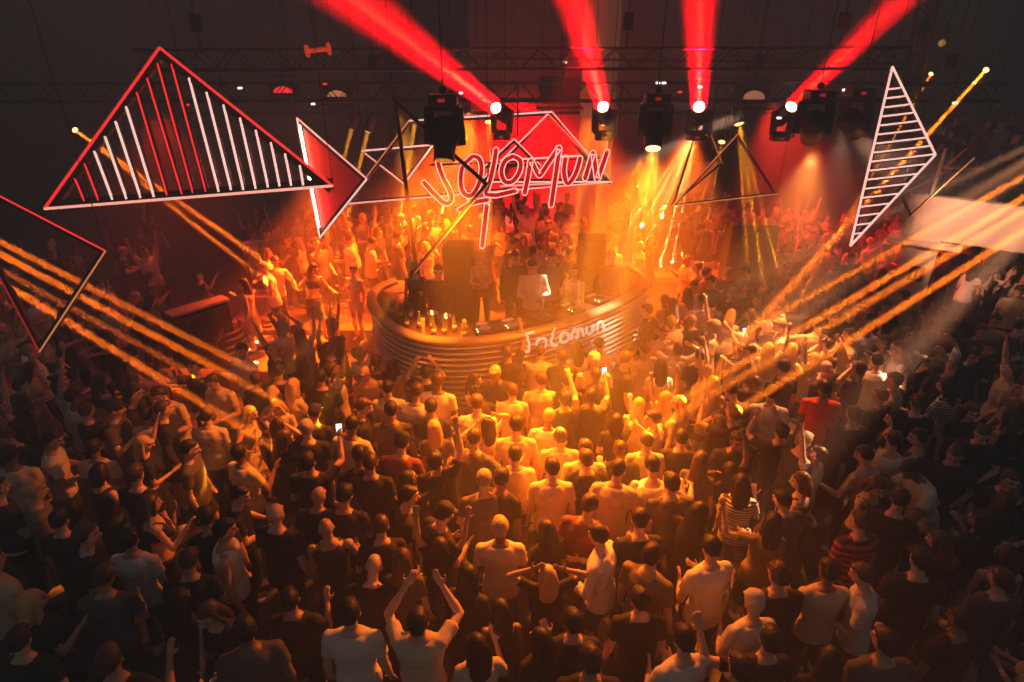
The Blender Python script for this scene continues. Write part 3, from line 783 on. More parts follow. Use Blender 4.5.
#PEOPLE#
# ------------------------------------------------------------------ people
def voxel(mb, vox, smooth=3, dec=None):
    """union of overlapping closed shapes into one continuous skin"""
    me = mb.mesh('tmp'); o = bpy.data.objects.new('tmp', me); C.objects.link(o)
    r = o.modifiers.new('r', 'REMESH'); r.mode = 'VOXEL'; r.voxel_size = vox; r.use_smooth_shade = True
    sm = o.modifiers.new('s', 'SMOOTH'); sm.factor = .5; sm.iterations = smooth
    if dec:
        d_ = o.modifiers.new('d', 'DECIMATE'); d_.ratio = dec
    dg = bpy.context.evaluated_depsgraph_get()
    out = bpy.data.meshes.new_from_object(o.evaluated_get(dg))
    bpy.data.objects.remove(o); bpy.data.meshes.remove(me)
    return out

def cap(mb, a, b, ra, rb, n=10):
    """tapered round ended limb"""
    a = V(a); b = V(b); d_ = (b-a); L = d_.length; d_.normalize(); prof = []
    for k in range(4): t_ = math.pi/2*(k+.15)/4; prof.append((ra*math.sin(t_), -ra*math.cos(t_)))
    for k in range(4): t_ = math.pi/2*(k)/4; prof.append((rb*math.cos(t_), L+rb*math.sin(t_)))
    mb.lathe([(max(r, .001), h) for r, h in prof], a, d_, n)

def loft(mb, rings, n=18):
    """rings: (x, y, z, rx, ry)"""
    vs = []; fs = []
    for (x, y, z, rx, ry) in rings:
        for k in range(n):
            a = 2*math.pi*k/n; c_, s_ = math.cos(a), math.sin(a)
            vs.append((x+rx*math.copysign(abs(c_)**.85, c_), y+ry*math.copysign(abs(s_)**.9, s_), z))
    for i in range(len(rings)-1):
        for k in range(n): fs.append((i*n+k, i*n+(k+1) % n, (i+1)*n+(k+1) % n, (i+1)*n+k))
    fs += [list(range(n))[::-1], [(len(rings)-1)*n+k for k in range(n)]]
    mb.add(vs, fs)

# pose: upper arm L, forearm L, upper arm R, forearm R, (lean forward, lean side), (head yaw, head pitch), stride
POSES = {
 'a': ((.16,.02,-1),(.10,.28,-1),(.16,.0,-1),(.08,.3,-1),(3,0),(10,8),.05,'arms hanging'),
 'f': ((.22,.20,-1),(-.55,.85,.05),(.22,.25,-1),(-.5,.9,.15),(6,3),(-14,14),.03,'hands together in front'),
 'c': ((.14,.0,-1),(.05,.3,-1),(.20,.35,-.9),(-.15,.75,.75),(2,-3),(18,4),.06,'hand at chest'),
 'u': ((.40,.12,.95),(.05,.22,1),(.45,.1,.9),(.12,.3,1),(-2,2),(5,-6),.10,'both arms raised'),
 'r': ((.18,.05,-1),(-.1,.5,-.8),(.38,.25,.9),(-.05,.25,1),(0,-5),(-8,-8),.08,'right arm raised'),
 'l': ((.40,.25,.9),(-.02,.25,1),(.18,.05,-1),(-.1,.5,-.8),(0,5),(10,-8),.08,'left arm raised'),
 'h': ((.85,.12,.55),(-.85,-.1,.45),(.85,.12,.45),(-.8,-.2,.55),(-3,-3),(16,-4),.06,'hands behind head'),
 'p': ((.18,.0,-1),(-.25,.7,-.3),(.30,.75,.15),(-.1,.55,.8),(-2,0),(-5,-6),.05,'hand held forwards'),
 'k': ((.35,.7,.1),(-.55,.45,.7),(.35,.7,.1),(-.55,.45,.7),(0,0),(0,-5),.05,'hands joined above face'),
 'w': ((.75,.3,-.1),(.2,.35,.9),(.22,.1,-1),(-.5,.8,.1),(3,6),(-20,4),.10,'left forearm raised'),
 'd': ((.6,.2,-.8),(.1,.95,.1),(.65,.1,-.6),(.1,.9,.35),(8,-6),(24,10),.14,'elbows bent'),
 'n': ((.35,.75,-.5),(-.1,.95,-.35),(.30,.75,-.5),(-.15,.95,-.4),(22,4),(5,24),.08,'leaning forward'),
}
def rotm(ax, deg): return Matrix.Rotation(math.radians(deg), 3, ax)

class Fig:
    def __init__(s, sex, pose):
        s.fem = sex == 'f'; s.p = POSES[pose]; k = .93 if s.fem else 1.0
        s.k = k; s.sh = .158 if s.fem else .188; s.hip = .095
        s.LA, s.SA = math.radians(s.p[4][0]), math.radians(s.p[4][1])
        s.arms = []
        for side, ua, fa in ((-1, s.p[0], s.p[1]), (1, s.p[2], s.p[3])):
            up = V((ua[0]*side, ua[1], ua[2])).normalized(); fo = V((fa[0]*side, fa[1], fa[2])).normalized()
            j = V((side*(s.sh-(.02 if ua[2] > 0 else 0)), -.01, 1.400+(.055 if ua[2] > .2 else 0)))
            e = j+up*.285; w_ = e+fo*.25
            s.arms.append((side, j, e, w_, fo))
        st = s.p[6]
        s.legs = [(-1, V((-.09,0,.90)), V((-.105,.03+st,.49)), V((-.11,st*.6,.085))), (1, V((.09,0,.90)), V((.105,.03-st*.2,.49)), V((.115,-st,.085)))]
        s.HR = rotm('Z', s.p[5][0])@rotm('X', -s.p[5][1]); s.HO = V((0,.0,1.53))
    def head(s, v):
        v = V(v); t_ = min(1, max(0, (v.z-1.50)/.06))
        r = s.HO+s.HR@(v-s.HO); return v.lerp(r, t_)
    def bend(s, v):
        v = V(v); t_ = min(1, max(0, (v.z-.92)/.25)); t_ = t_*t_*(3-2*t_)
        o = V((0,0,.98)); m = Matrix.Rotation(-s.LA*t_, 3, 'X')@Matrix.Rotation(s.SA*t_, 3, 'Y')
        return (o+m@(v-o))*s.k
    def finish(s, me, headfix=False):
        co = np.empty(len(me.vertices)*3); me.vertices.foreach_get('co', co); co = co.reshape(-1, 3)
        out = [s.bend(s.head(c) if headfix else c) for c in co]
        me.vertices.foreach_set('co', np.array(out).ravel()); me.update()
        me.polygons.foreach_set('use_smooth', [True]*len(me.polygons))
        return me
    def torso(s, mb, g=0.0, z0=.84, z1=1.50, low=False):
        f = s.fem
        R = [(.84,.150,.105),(.90,.168 if f else .162,.115),(.97,.165 if f else .160,.112),(1.06,.132 if f else .150,.098),(1.12,.126 if f else .150,.096),
             (1.22,.142 if f else .168,.108),(1.31,.150 if f else .182,.118 if f else .114),(1.38,.150 if f else .185,.106),(1.425,.125 if f else .150,.086),(1.462,.085 if f else .100,.068),(1.50,.058,.056)]
        rr = [r for r in R if z0-.001 <= r[0] <= z1+.001]
        loft(mb, [(0, 0.0-(.012 if r[0] > 1.25 else 0), r[0], r[1]+g, r[2]+g) for r in rr])
        if f and z1 > 1.3 and z0 < 1.3:
            for sx in (-1, 1): mb.ell((sx*.068,.085,1.285), (.062+g,.055+g,.06+g), 12, 8)
    def body(s):
        mb = MB(); s.torso(mb)
        hb = MB()
        # head: skull, face, jaw, nose, ears, brow, lips
        hb.ell((0,-.012,1.66), (.073,.092,.092), 20, 14); hb.ell((0,.012,1.625), (.062,.078,.098), 20, 14)
        hb.ell((0,.045,1.565), (.040,.036,.030), 14, 8); hb.ell((0,.03,1.585), (.052,.05,.04), 14, 8)
        cap(hb, (0,.088,1.655), (0,.112,1.612), .010, .016); hb.ell((0,.104,1.612), (.02,.012,.010), 10, 6)
        hb.ell((0,.092,1.578), (.024,.012,.009), 12, 6); hb.ell((0,.083,1.680), (.055,.016,.012), 14, 6)
        for sx in (-1, 1): hb.ell((sx*.076,-.005,1.63), (.010,.020,.033), 10, 8)
        cap(hb, (0,-.012,1.44), (0,-.004,1.57), .060 if not s.fem else .050, .052 if not s.fem else .044, 14)
        hb.v = [s.head(v) for v in hb.v]
        mb.add(hb.v, hb.f)
        m = .85 if s.fem else 1.0
        for side, j, e, w_, fo in s.arms:
            mb.ell(j, (.058*m,.058*m,.058*m), 12, 8); cap(mb, j, e, .053*m, .040*m, 12); cap(mb, e, e.lerp(w_, .35), .041*m, .042*m, 12); cap(mb, e.lerp(w_, .3), w_, .042*m, .026*m, 12)
            # hand frame
            side_v = fo.cross(V((0,1,.1))).normalized() if abs(fo.y) < .9 else V((1,0,0))
            nrm_ = side_v.cross(fo).normalized()
            pal = w_+fo*.055; q = Matrix((side_v, nrm_, fo)).transposed()
            mb.ell(pal, (.040*m,.016,.055), 12, 8, q)
            for k, (dx, L) in enumerate(((-.030,.058),(-.010,.072),(.011,.068),(.030,.052))):
                b_ = w_+fo*.088+side_v*dx; m1 = b_+(fo+side_v*dx*3+nrm_*.12*(k-1)*.3).normalized()*L*.55; t1 = m1+(fo*.8+nrm_*.55).normalized()*L*.5
                cap(mb, b_, m1, .0095, .009, 6); cap(mb, m1, t1, .009, .008, 6)
            th = w_+fo*.03-side_v*.034*side; t2 = th+(fo*.6-side_v*.8*side+nrm_*.2).normalized()*.035; cap(mb, th, t2, .013, .010, 8); cap(mb, t2, t2+(fo+nrm_*.3-side_v*.2*side).normalized()*.03, .0105, .009, 6)
        for sx, h_, kn, an in s.legs:
            cap(mb, h_, kn, .082, .052, 14); cap(mb, kn, kn.lerp(an, .35)+V((0,-.012,0)), .050, .052, 12); cap(mb, kn.lerp(an, .3)+V((0,-.01,0)), an, .051, .034, 12)
            cap(mb, an+V((0,-.02,-.03)), an+V((sx*.01,.14,-.045)), .035, .026, 10)
        me = voxel(mb, .0110, 2)
        # sockets and face colours
        co = np.empty(len(me.vertices)*3); me.vertices.foreach_get('co', co); co = co.reshape(-1, 3)
        eyes = [s.head(V((sx*.031,.082,1.652))) for sx in (-1, 1)]; fwd = s.HR@V((0,1,0))
        for e in eyes:
            d2 = ((co-np.array(e))**2).sum(1); co -= np.array(fwd)[None, :]*(.010*np.exp(-d2/(2*.012**2)))[:, None]
        me.vertices.foreach_set('co', co.ravel())
        for _ in range(4): me.materials.append(None)
        lips = s.head(V((0,.098,1.578))); idx = np.zeros(len(me.polygons), dtype=np.int32)
        cen = np.empty(len(me.polygons)*3); me.polygons.foreach_get('center', cen); cen = cen.reshape(-1, 3)
        inv = s.HR.transposed(); HO = np.array(s.HO); hl = (cen-HO)@np.array(inv).T+HO
        hs = (cen[:, 2] > 1.5)&(np.abs(hl[:, 0]) < .09)&(hl[:, 2] < 1.8)&(hl[:, 2] > 1.5)
        for sx in (-1, 1):
            e = (np.abs(hl[:, 0]-sx*.031)/.016)**2+((hl[:, 2]-1.650)/.0085)**2; idx[hs&(hl[:, 1] > .05)&(e < 1)] = 1
            e = (np.abs(hl[:, 0]-sx*.033)/.022)**2+((hl[:, 2]-1.674)/.006)**2; idx[hs&(hl[:, 1] > .05)&(e < 1)] = 2
        e = (hl[:, 0]/.024)**2+((hl[:, 2]-1.578)/.0085)**2; idx[hs&(hl[:, 1] > .06)&(e < 1)] = 3
        me.polygons.foreach_set('material_index', idx)
        return s.finish(me)
    def shirt(s, kind):
        mb = MB(); z0 = .88; z1 = 1.465; g = .016
        if kind == 'crop': z0, z1 = 1.22, 1.38
        if kind in ('tank', 'dress'): z1 = 1.43
        if kind == 'tank': z0 = .90
        s.torso(mb, g, z0, z1)
        if kind in ('tee', 'long', 'tank'): loft(mb, [(0,0,z0-.03,.190,.142),(0,0,z0+.03,.189,.140),(0,0,.99,.183 if s.fem else .180,.132),(0,0,1.06,.158 if s.fem else .170,.118)])
        m = .88 if s.fem else 1.0
        if kind in ('tee', 'long'):
            for side, j, e, w_, fo in s.arms:
                a = V((j.x*.42, j.y, max(j.z, 1.40)+.030))
                mb.ell(j, (.066*m,.066*m,.064*m), 12, 8); cap(mb, a, j, .050*m, .062*m)
                if kind == 'tee': mb.lathe([(.064*m,0),(.062*m,.10),(.066*m,(e-j).length*.62)], j, (e-j).normalized(), 14)
                else:
                    cap(mb, j, e, .063*m, .054*m, 12); cap(mb, e, e.lerp(w_, .93), .055*m, .038, 12)
            mb.lathe([(.066,0),(.062,.03)], (0,-.006,1.465), V((0,.05,1)), 16)
        if kind == 'long':
            mb.lathe([(.070,0),(.066,.03),(.068,.03)], (0,-.006,1.475), V((0,.12,1)), 16)
        if kind in ('tank', 'crop'):
            for sx in (-1, 1):
                pts = [(sx*.085,.088,z1-.05),(sx*.09,.062,1.425),(sx*.092,.0,1.452),(sx*.09,-.065,1.43),(sx*.085,-.105,z1-.06)]
                mb.tube(pts, .015 if kind == 'crop' else .022, 8)
        if kind == 'dress':
            loft(mb, [(0,0,.50,.21,.17),(0,0,.62,.20,.16),(0,0,.78,.185,.14),(0,0,.92,.175,.13)])
            for sx in (-1, 1): mb.tube([(sx*.075,.09,1.37),(sx*.085,.05,1.44),(sx*.085,-.05,1.44),(sx*.075,-.1,1.37)], .012, 6)
        me = voxel(mb, .015, 2)
        # folds
        co = np.empty(len(me.vertices)*3); me.vertices.foreach_get('co', co); co = co.reshape(-1, 3)
        no = np.empty(len(me.vertices)*3); me.vertices.foreach_get('normal', no); no = no.reshape(-1, 3)
        for i in range(len(co)):
            c_ = co[i]; f_ = noise.noise(V((c_[0]*16+c_[2]*5, c_[1]*14, c_[2]*6))); f2 = noise.noise(V((c_[0]*7, c_[1]*9+3, c_[2]*16)))
            low = max(0, 1.3-c_[2])*.8+.35
            co[i] += no[i]*(.013*f_*low+.006*f2)
        me.vertices.foreach_set('co', co.ravel())
        me.materials.append(None)
        return s.finish(me)
    def lower(s, kind):
        mb = MB()
        loft(mb, [(0,0,z,rx+.014,ry+.012) for z, rx, ry in ((.80,.165,.115),(.86,.170,.12),(.93,.170,.118),(.985,.160,.110))])
        for sx, h_, kn, an in s.legs:
            if kind == 'trousers': cap(mb, h_, kn, .094, .068, 14); mb.lathe([(.068,0),(.062,.2),(.058,(an-kn).length-.03)], kn, (an-kn).normalized(), 14)
            if kind == 'shorts': mb.lathe([(.094,0),(.092,.2),(.088,(kn-h_).length*(.45 if s.fem else .8))], h_, (kn-h_).normalized(), 14)
        if kind == 'skirt': loft(mb, [(0,.01,.52,.20,.165),(0,.01,.62,.20,.16),(0,0,.74,.19,.145),(0,0,.86,.18,.13)])
        me = voxel(mb, .018, 2); me.materials.append(None)
        return s.finish(me)
    def shoe(s, i):
        sx, h_, kn, an = s.legs[i]; mb = MB()
        cap(mb, an+V((0,-.03,-.028)), an+V((sx*.012,.15,-.042)), .042, .034, 12); mb.box(an+V((-.036,-.07,-.085)), an+V((.036,.17,-.06)))
        cap(mb, an+V((0,-.02,-.02)), an+V((0,-.015,.02)), .042, .040, 12)
        me = voxel(mb, .010, 2, .6); me.materials.append(None)
        return s.finish(me)
    def hair(s, kind):
        mb = MB(); g = .013
        def capm(zc, g_, zf): pass
        if kind in ('short', 'cap', 'bun', 'long', 'curly', 'bob'):
            mb.ell((0,-.018,1.676), (.073+g,.088+g,.086+g*.9), 22, 14)
        if kind == 'short':
            mb.ell((0,.045,1.730), (.055,.045,.022), 14, 8); mb.ell((0,-.075,1.625), (.058,.03,.05), 14, 8)
        if kind == 'curly':
            rr = random.Random(4)
            for i in range(70):
                a = rr.uniform(0, 6.28); b_ = rr.uniform(.0, 1.9); p = V((.085*math.sin(b_)*math.cos(a), -.02+.10*math.sin(b_)*math.sin(a), 1.68+.10*math.cos(b_)))
                if p.y > .06 and p.z < 1.72: continue
                mb.ell(p, (.022,.022,.022), 8, 6)
        if kind in ('long', 'bob'):
            zb = 1.33 if kind == 'long' else 1.50
            rg = []
            for i in range(9):
                t_ = i/8; z = 1.70+(zb-1.70)*t_; rg.append((.0, -.055-.035*min(1, t_*1.5)+.0*t_, z, .082+.022*math.sin(math.pi*min(1, t_*1.1)), .055-.012*t_))
            loft(mb, rg[::-1], 18)
            for sx in (-1, 1): cap(mb, (sx*.074,.01,1.69), (sx*.088,-.015,zb+.06), .024, .026, 8)
        if kind == 'bun':
            mb.ell((0,-.105,1.735), (.040,.038,.038), 14, 10); mb.ell((0,-.075,1.63), (.055,.03,.045), 14, 8)
        if kind == 'cap':
            mb.lathe([(.087,0),(.090,.03),(.084,.065),(.06,.09),(.02,.102)], (0,-.012,1.685), V((0,.1,1)), 22)
            mb.prism([(-.07,.065,1.70),(-.055,.13,1.69),(0,.158,1.688),(.055,.13,1.69),(.07,.065,1.70)], (0,0,.010))
        me = voxel(mb, .0105, 2)
        # open the face: pull hair vertices in front of the forehead line back inside the head
        co = np.empty(len(me.vertices)*3); me.vertices.foreach_get('co', co); co = co.reshape(-1, 3)
        no = np.empty(len(me.vertices)*3); me.vertices.foreach_get('normal', no); no = no.reshape(-1, 3)
        if kind != 'cap':
            for i in range(len(co)):
                x, y, z = co[i]; lim = 1.705
                if y > .0:
                    f_ = min(1, max(0, (lim-z)/.02))*min(1, max(0, (y-.005)/.02))
                    if abs(x) > .066 and kind in ('long', 'bob'): f_ *= .2
                    co[i] = co[i]*(1-f_)+np.array((x*.55, y*.2-.01, z))*f_
                elif kind in ('short', 'curly', 'bun') and z < 1.60+.0:
                    f_ = min(1, (1.60-z)/.02); co[i] = co[i]*(1-f_)+np.array((x*.5, y*.4, z))*f_
                co[i] += no[i]*.0045*noise.noise(V((x*60, y*60, z*(60 if kind in ('short', 'curly') else 8))))
        me.vertices.foreach_set('co', co.ravel()); me.materials.append(None)
        s2 = Fig.__new__(Fig); s2.__dict__ = s.__dict__
        for i in range(len(co)): co[i] = s.bend(s.head_all(co[i]))
        me.vertices.foreach_set('co', co.ravel()); me.update(); me.polygons.foreach_set('use_smooth', [True]*len(me.polygons))
        return me
    def head_all(s, v):
        v = V(v); t_ = min(1, max(0.25, (v.z-1.40)/.16)); r = s.HO+s.HR@(v-s.HO); return v.lerp(r, t_)

FIGS = {}; MESH = {}
def fig(sex, pose):
    if (sex, pose) not in FIGS: FIGS[sex, pose] = Fig(sex, pose)
    return FIGS[sex, pose]
def cached(key, fn):
    if key not in MESH: MESH[key] = fn()
    return MESH[key]

SKINS = [mat('skin_light', (.62,.40,.30), r=.5), mat('skin_tan', (.48,.29,.20), r=.5), mat('skin_dark', (.24,.13,.09), r=.5)]
M_eye = mat('eye_dark', (.05,.035,.03), r=.2); M_lip = mat('lip', (.42,.16,.13), r=.5); M_brow = mat('brow', (.06,.035,.025), r=.8)
HAIRM = {'k': mat('hair_black', (.012,.010,.009), r=.55), 'b': mat('hair_brown', (.07,.035,.018), r=.5), 'y': mat('hair_blonde', (.55,.36,.15), r=.5), 'g': mat('hair_grey', (.30,.26,.22), r=.6),
         'c': mat('cap_dark', (.02,.018,.02), r=.8), 'w': mat('cap_pale', (.6,.5,.4), r=.8)}
CL = {  # shirt code: (kind, material, words)
 'W': ('tee', mat('white_cotton', (.66,.62,.58), r=.85), 'white t-shirt'),
 'A': ('tee', mat('cream_cotton', (.62,.50,.36), r=.85), 'cream t-shirt'),
 'B': ('tee', mat('black_cotton', (.016,.014,.015), r=.85), 'black t-shirt'),
 'G': ('tee', mat('grey_cotton', (.10,.085,.08), r=.85), 'dark grey t-shirt'),
 'R': ('tee', mat('red_cotton', (.62,.03,.02), r=.8), 'red t-shirt'),
 'M': ('tee', mat('maroon_cotton', (.16,.03,.025), r=.8), 'maroon t-shirt'),
 'O': ('tee', mat('olive_cotton', (.20,.15,.07), r=.8), 'olive t-shirt'),
 'S': ('tee', mat('striped_cotton', (.75,.70,.66), r=.8, stripes=(9, (.05,.04,.04))), 'striped t-shirt'),
 'D': ('tee', mat('red_striped_cotton', (.50,.04,.03), r=.8, stripes=(4, (.04,.02,.02))), 'red and dark striped t-shirt'),
 'L': ('long', mat('white_linen', (.82,.78,.74), r=.8), 'white long-sleeved shirt'),
 'N': ('long', mat('black_linen', (.020,.017,.018), r=.8), 'black long-sleeved shirt'),
 'P': ('long', mat('patterned_linen', (.10,.07,.05), r=.8, var=.9, bs=22), 'dark patterned shirt'),
 'T': ('tank', mat('white_jersey', (.80,.74,.68), r=.85), 'white tank top'),
 'K': ('tank', mat('black_jersey', (.018,.015,.016), r=.8), 'black tank top'),
 'C': ('crop', mat('black_crop', (.016,.014,.016), r=.7), 'black crop top'),
 'Q': ('crop', mat('cream_crop', (.65,.5,.4), r=.7), 'pale crop top'),
 'E': ('dress', mat('black_satin', (.02,.016,.018), r=.45), 'black dress'),
 'F': ('dress', mat('cream_satin', (.60,.45,.33), r=.5), 'cream dress'),
 'X': (None, None, 'bare torso'),
}
HK = {'s': 'short', 'L': 'long', 'u': 'bun', 'c': 'cap', 'q': 'curly', 'o': 'bob', 'z': None}
HW = {'ks':'short black hair','bs':'short brown hair','ys':'short fair hair','gs':'short grey hair','kL':'long black hair','bL':'long brown hair','yL':'long blonde hair','ku':'black hair in a bun','bu':'brown hair in a bun','yu':'blonde hair in a bun',
      'cc':'dark cap','wc':'pale cap','kq':'curly black hair','bq':'curly brown hair','yq':'curly fair hair','ko':'black bob','bo':'brown bob','yo':'blonde bob','zz':'shaved head'}
LOWM = {'j': ('trousers', mat('dark_denim', (.03,.03,.04), r=.8)), 'k': ('trousers', mat('black_trouser', (.014,.013,.014), r=.8)), 'w': ('shorts', mat('white_denim', (.70,.62,.55), r=.8)),
        's': ('skirt', mat('black_skirt', (.018,.015,.017), r=.6)), 'h': ('shorts', mat('dark_shorts', (.03,.028,.03), r=.8)), 't': ('trousers', mat('tan_trouser', (.35,.26,.18), r=.8))}
M_shoe = mat('dark_shoe', (.03,.028,.03), r=.5); M_shoew = mat('white_shoe', (.7,.68,.65), r=.5)

people = []
def person(px, py, rz, shirt, hair, pose, sex=None, low=None, base=0.0, scale=None, skin=None, extra=None, name='person', pos=None, parts=True):
    rnd = random.Random(int(px*131+py*7))
    if sex is None: sex = 'f' if hair[1] in 'Luo' or shirt in 'CQEF' else 'm'
    if scale is None: scale = rnd.uniform(.95, 1.05)
    fg = fig(sex, pose)
    hl = fg.bend(fg.head(V((0,0,1.64))))*scale; R = Matrix.Rotation(math.radians(rz), 4, 'Z'); off = R@hl
    if pos is None:
        p = G(px, py, base+hl.z); loc = V((p.x-off.x, p.y-off.y, base))
    else: loc = V(pos)
    low = low or (rnd.choice('jjkkh') if sex == 'm' else rnd.choice('jksshk'))
    sk = SKINS[skin if skin is not None else rnd.choice((0,0,0,1,1,2))]
    bo = bpy.data.objects.new(name, cached(('body', sex, pose), fg.body)); C.objects.link(bo)
    bo.location = loc; bo.rotation_euler = (0,0,math.radians(rz)); bo.scale = (scale,)*3
    hm = HAIRM.get(hair[0], HAIRM['b'])
    for i, m_ in enumerate((sk, M_eye, hm if hair[0] in 'kbg' else M_brow, M_lip)): bo.material_slots[i].link = 'OBJECT'; bo.material_slots[i].material = m_
    def child(nm, me, m_, lab=None):
        o = bpy.data.objects.new(nm, me); C.objects.link(o); o.parent = bo; o.material_slots[0].link = 'OBJECT'; o.material_slots[0].material = m_
        if lab: o['label'] = lab
    if HK.get(hair[1]): child('cap' if hair[1] == 'c' else 'hair', cached(('hair', sex, pose, HK[hair[1]]), lambda: fg.hair(HK[hair[1]])), hm)
    kind, cm, cw = CL[shirt]
    if kind: child({'tee':'shirt','long':'shirt','tank':'tank_top','crop':'crop_top','dress':'dress'}[kind], cached(('top', sex, pose, kind), lambda: fg.shirt(kind)), cm)
    if kind != 'dress': child(LOWM[low][0], cached(('low', sex, pose, LOWM[low][0]), lambda: fg.lower(LOWM[low][0])), LOWM[low][1])
    for i in (0, 1): child('shoe', cached(('shoe', sex, pose, i), lambda: fg.shoe(i)), M_shoew if rnd.random() < .35 else M_shoe)
    q = PR(bo.location+off)
    people.append(dict(o=bo, shirt=shirt, hair=hair, pose=pose, rz=rz % 360, x=q[0], y=q[1], sex=sex, loc=loc, extra=extra, Z=q[2], fig=fg, scale=scale))
    return people[-1]

def hand_point(pr, i, d_=.09):
    fg = pr['fig']; side, j, e, w_, fo = fg.arms[i]; q = fg.bend(w_+fo*d_)
    return pr['o'].location+Matrix.Rotation(math.radians(pr['rz']), 4, 'Z')@(q*pr['scale'])

# --- booth
B0 = .92
BOOTH = [
 (532,267,178,'L','ks','f','m','k',B0,'performing at the mixer'),
 (552,258,165,'P','bs','a','m','k',B0,'standing just right of the performer'),
 (515,258,195,'N','bs','a','m','k',B0,'standing just left of the performer'),
 (479,258,190,'Q','yL','f','f','j',B0,'beside the left booth speaker'),
 (575,271,160,'T','kL','c','f','s',B0,'beside the right booth speaker'),
 (611,257,165,'N','bs','a','m','k',B0,'far right inside the counter'),
 (438,272,170,'N','ks','c','m','k',B0,'behind the bottles'),
 (415,268,200,'K','kL','a','f','s',B0,"behind the counter's left end"),
]
for b in BOOTH: person(b[0], b[1], b[2], b[3], b[4], b[5], b[6], b[7], b[8], 1.0, 0, b[9])
# --- stage left and side figures seen full length
person(314,269,215,'C','kL','d','f','s',STZ,1.0,0,'stepping across the stage')
person(353,270,160,'Q','bs','c','f','w',STZ,1.02,0,"white shorts, near the counter's left end")
person(651,240,170,'N','kL','a','f','k',0,1.0,1,'standing beyond the counter')
person(641,246,200,'F','yL','c','f','s',0,1.0,0,'beyond the counter, facing it')
person(263,268,120,'W','ys','f','m','j',STZ,.97,0,'bending on the stage above the lit podium')
person(243,284,100,'F','bL','c','f','s',STZ,.95,0,'near the wide black speaker on the stage')
person(275,262,200,'A','bs','d','m','j',STZ,.97,1,'behind the lit podium on the stage')

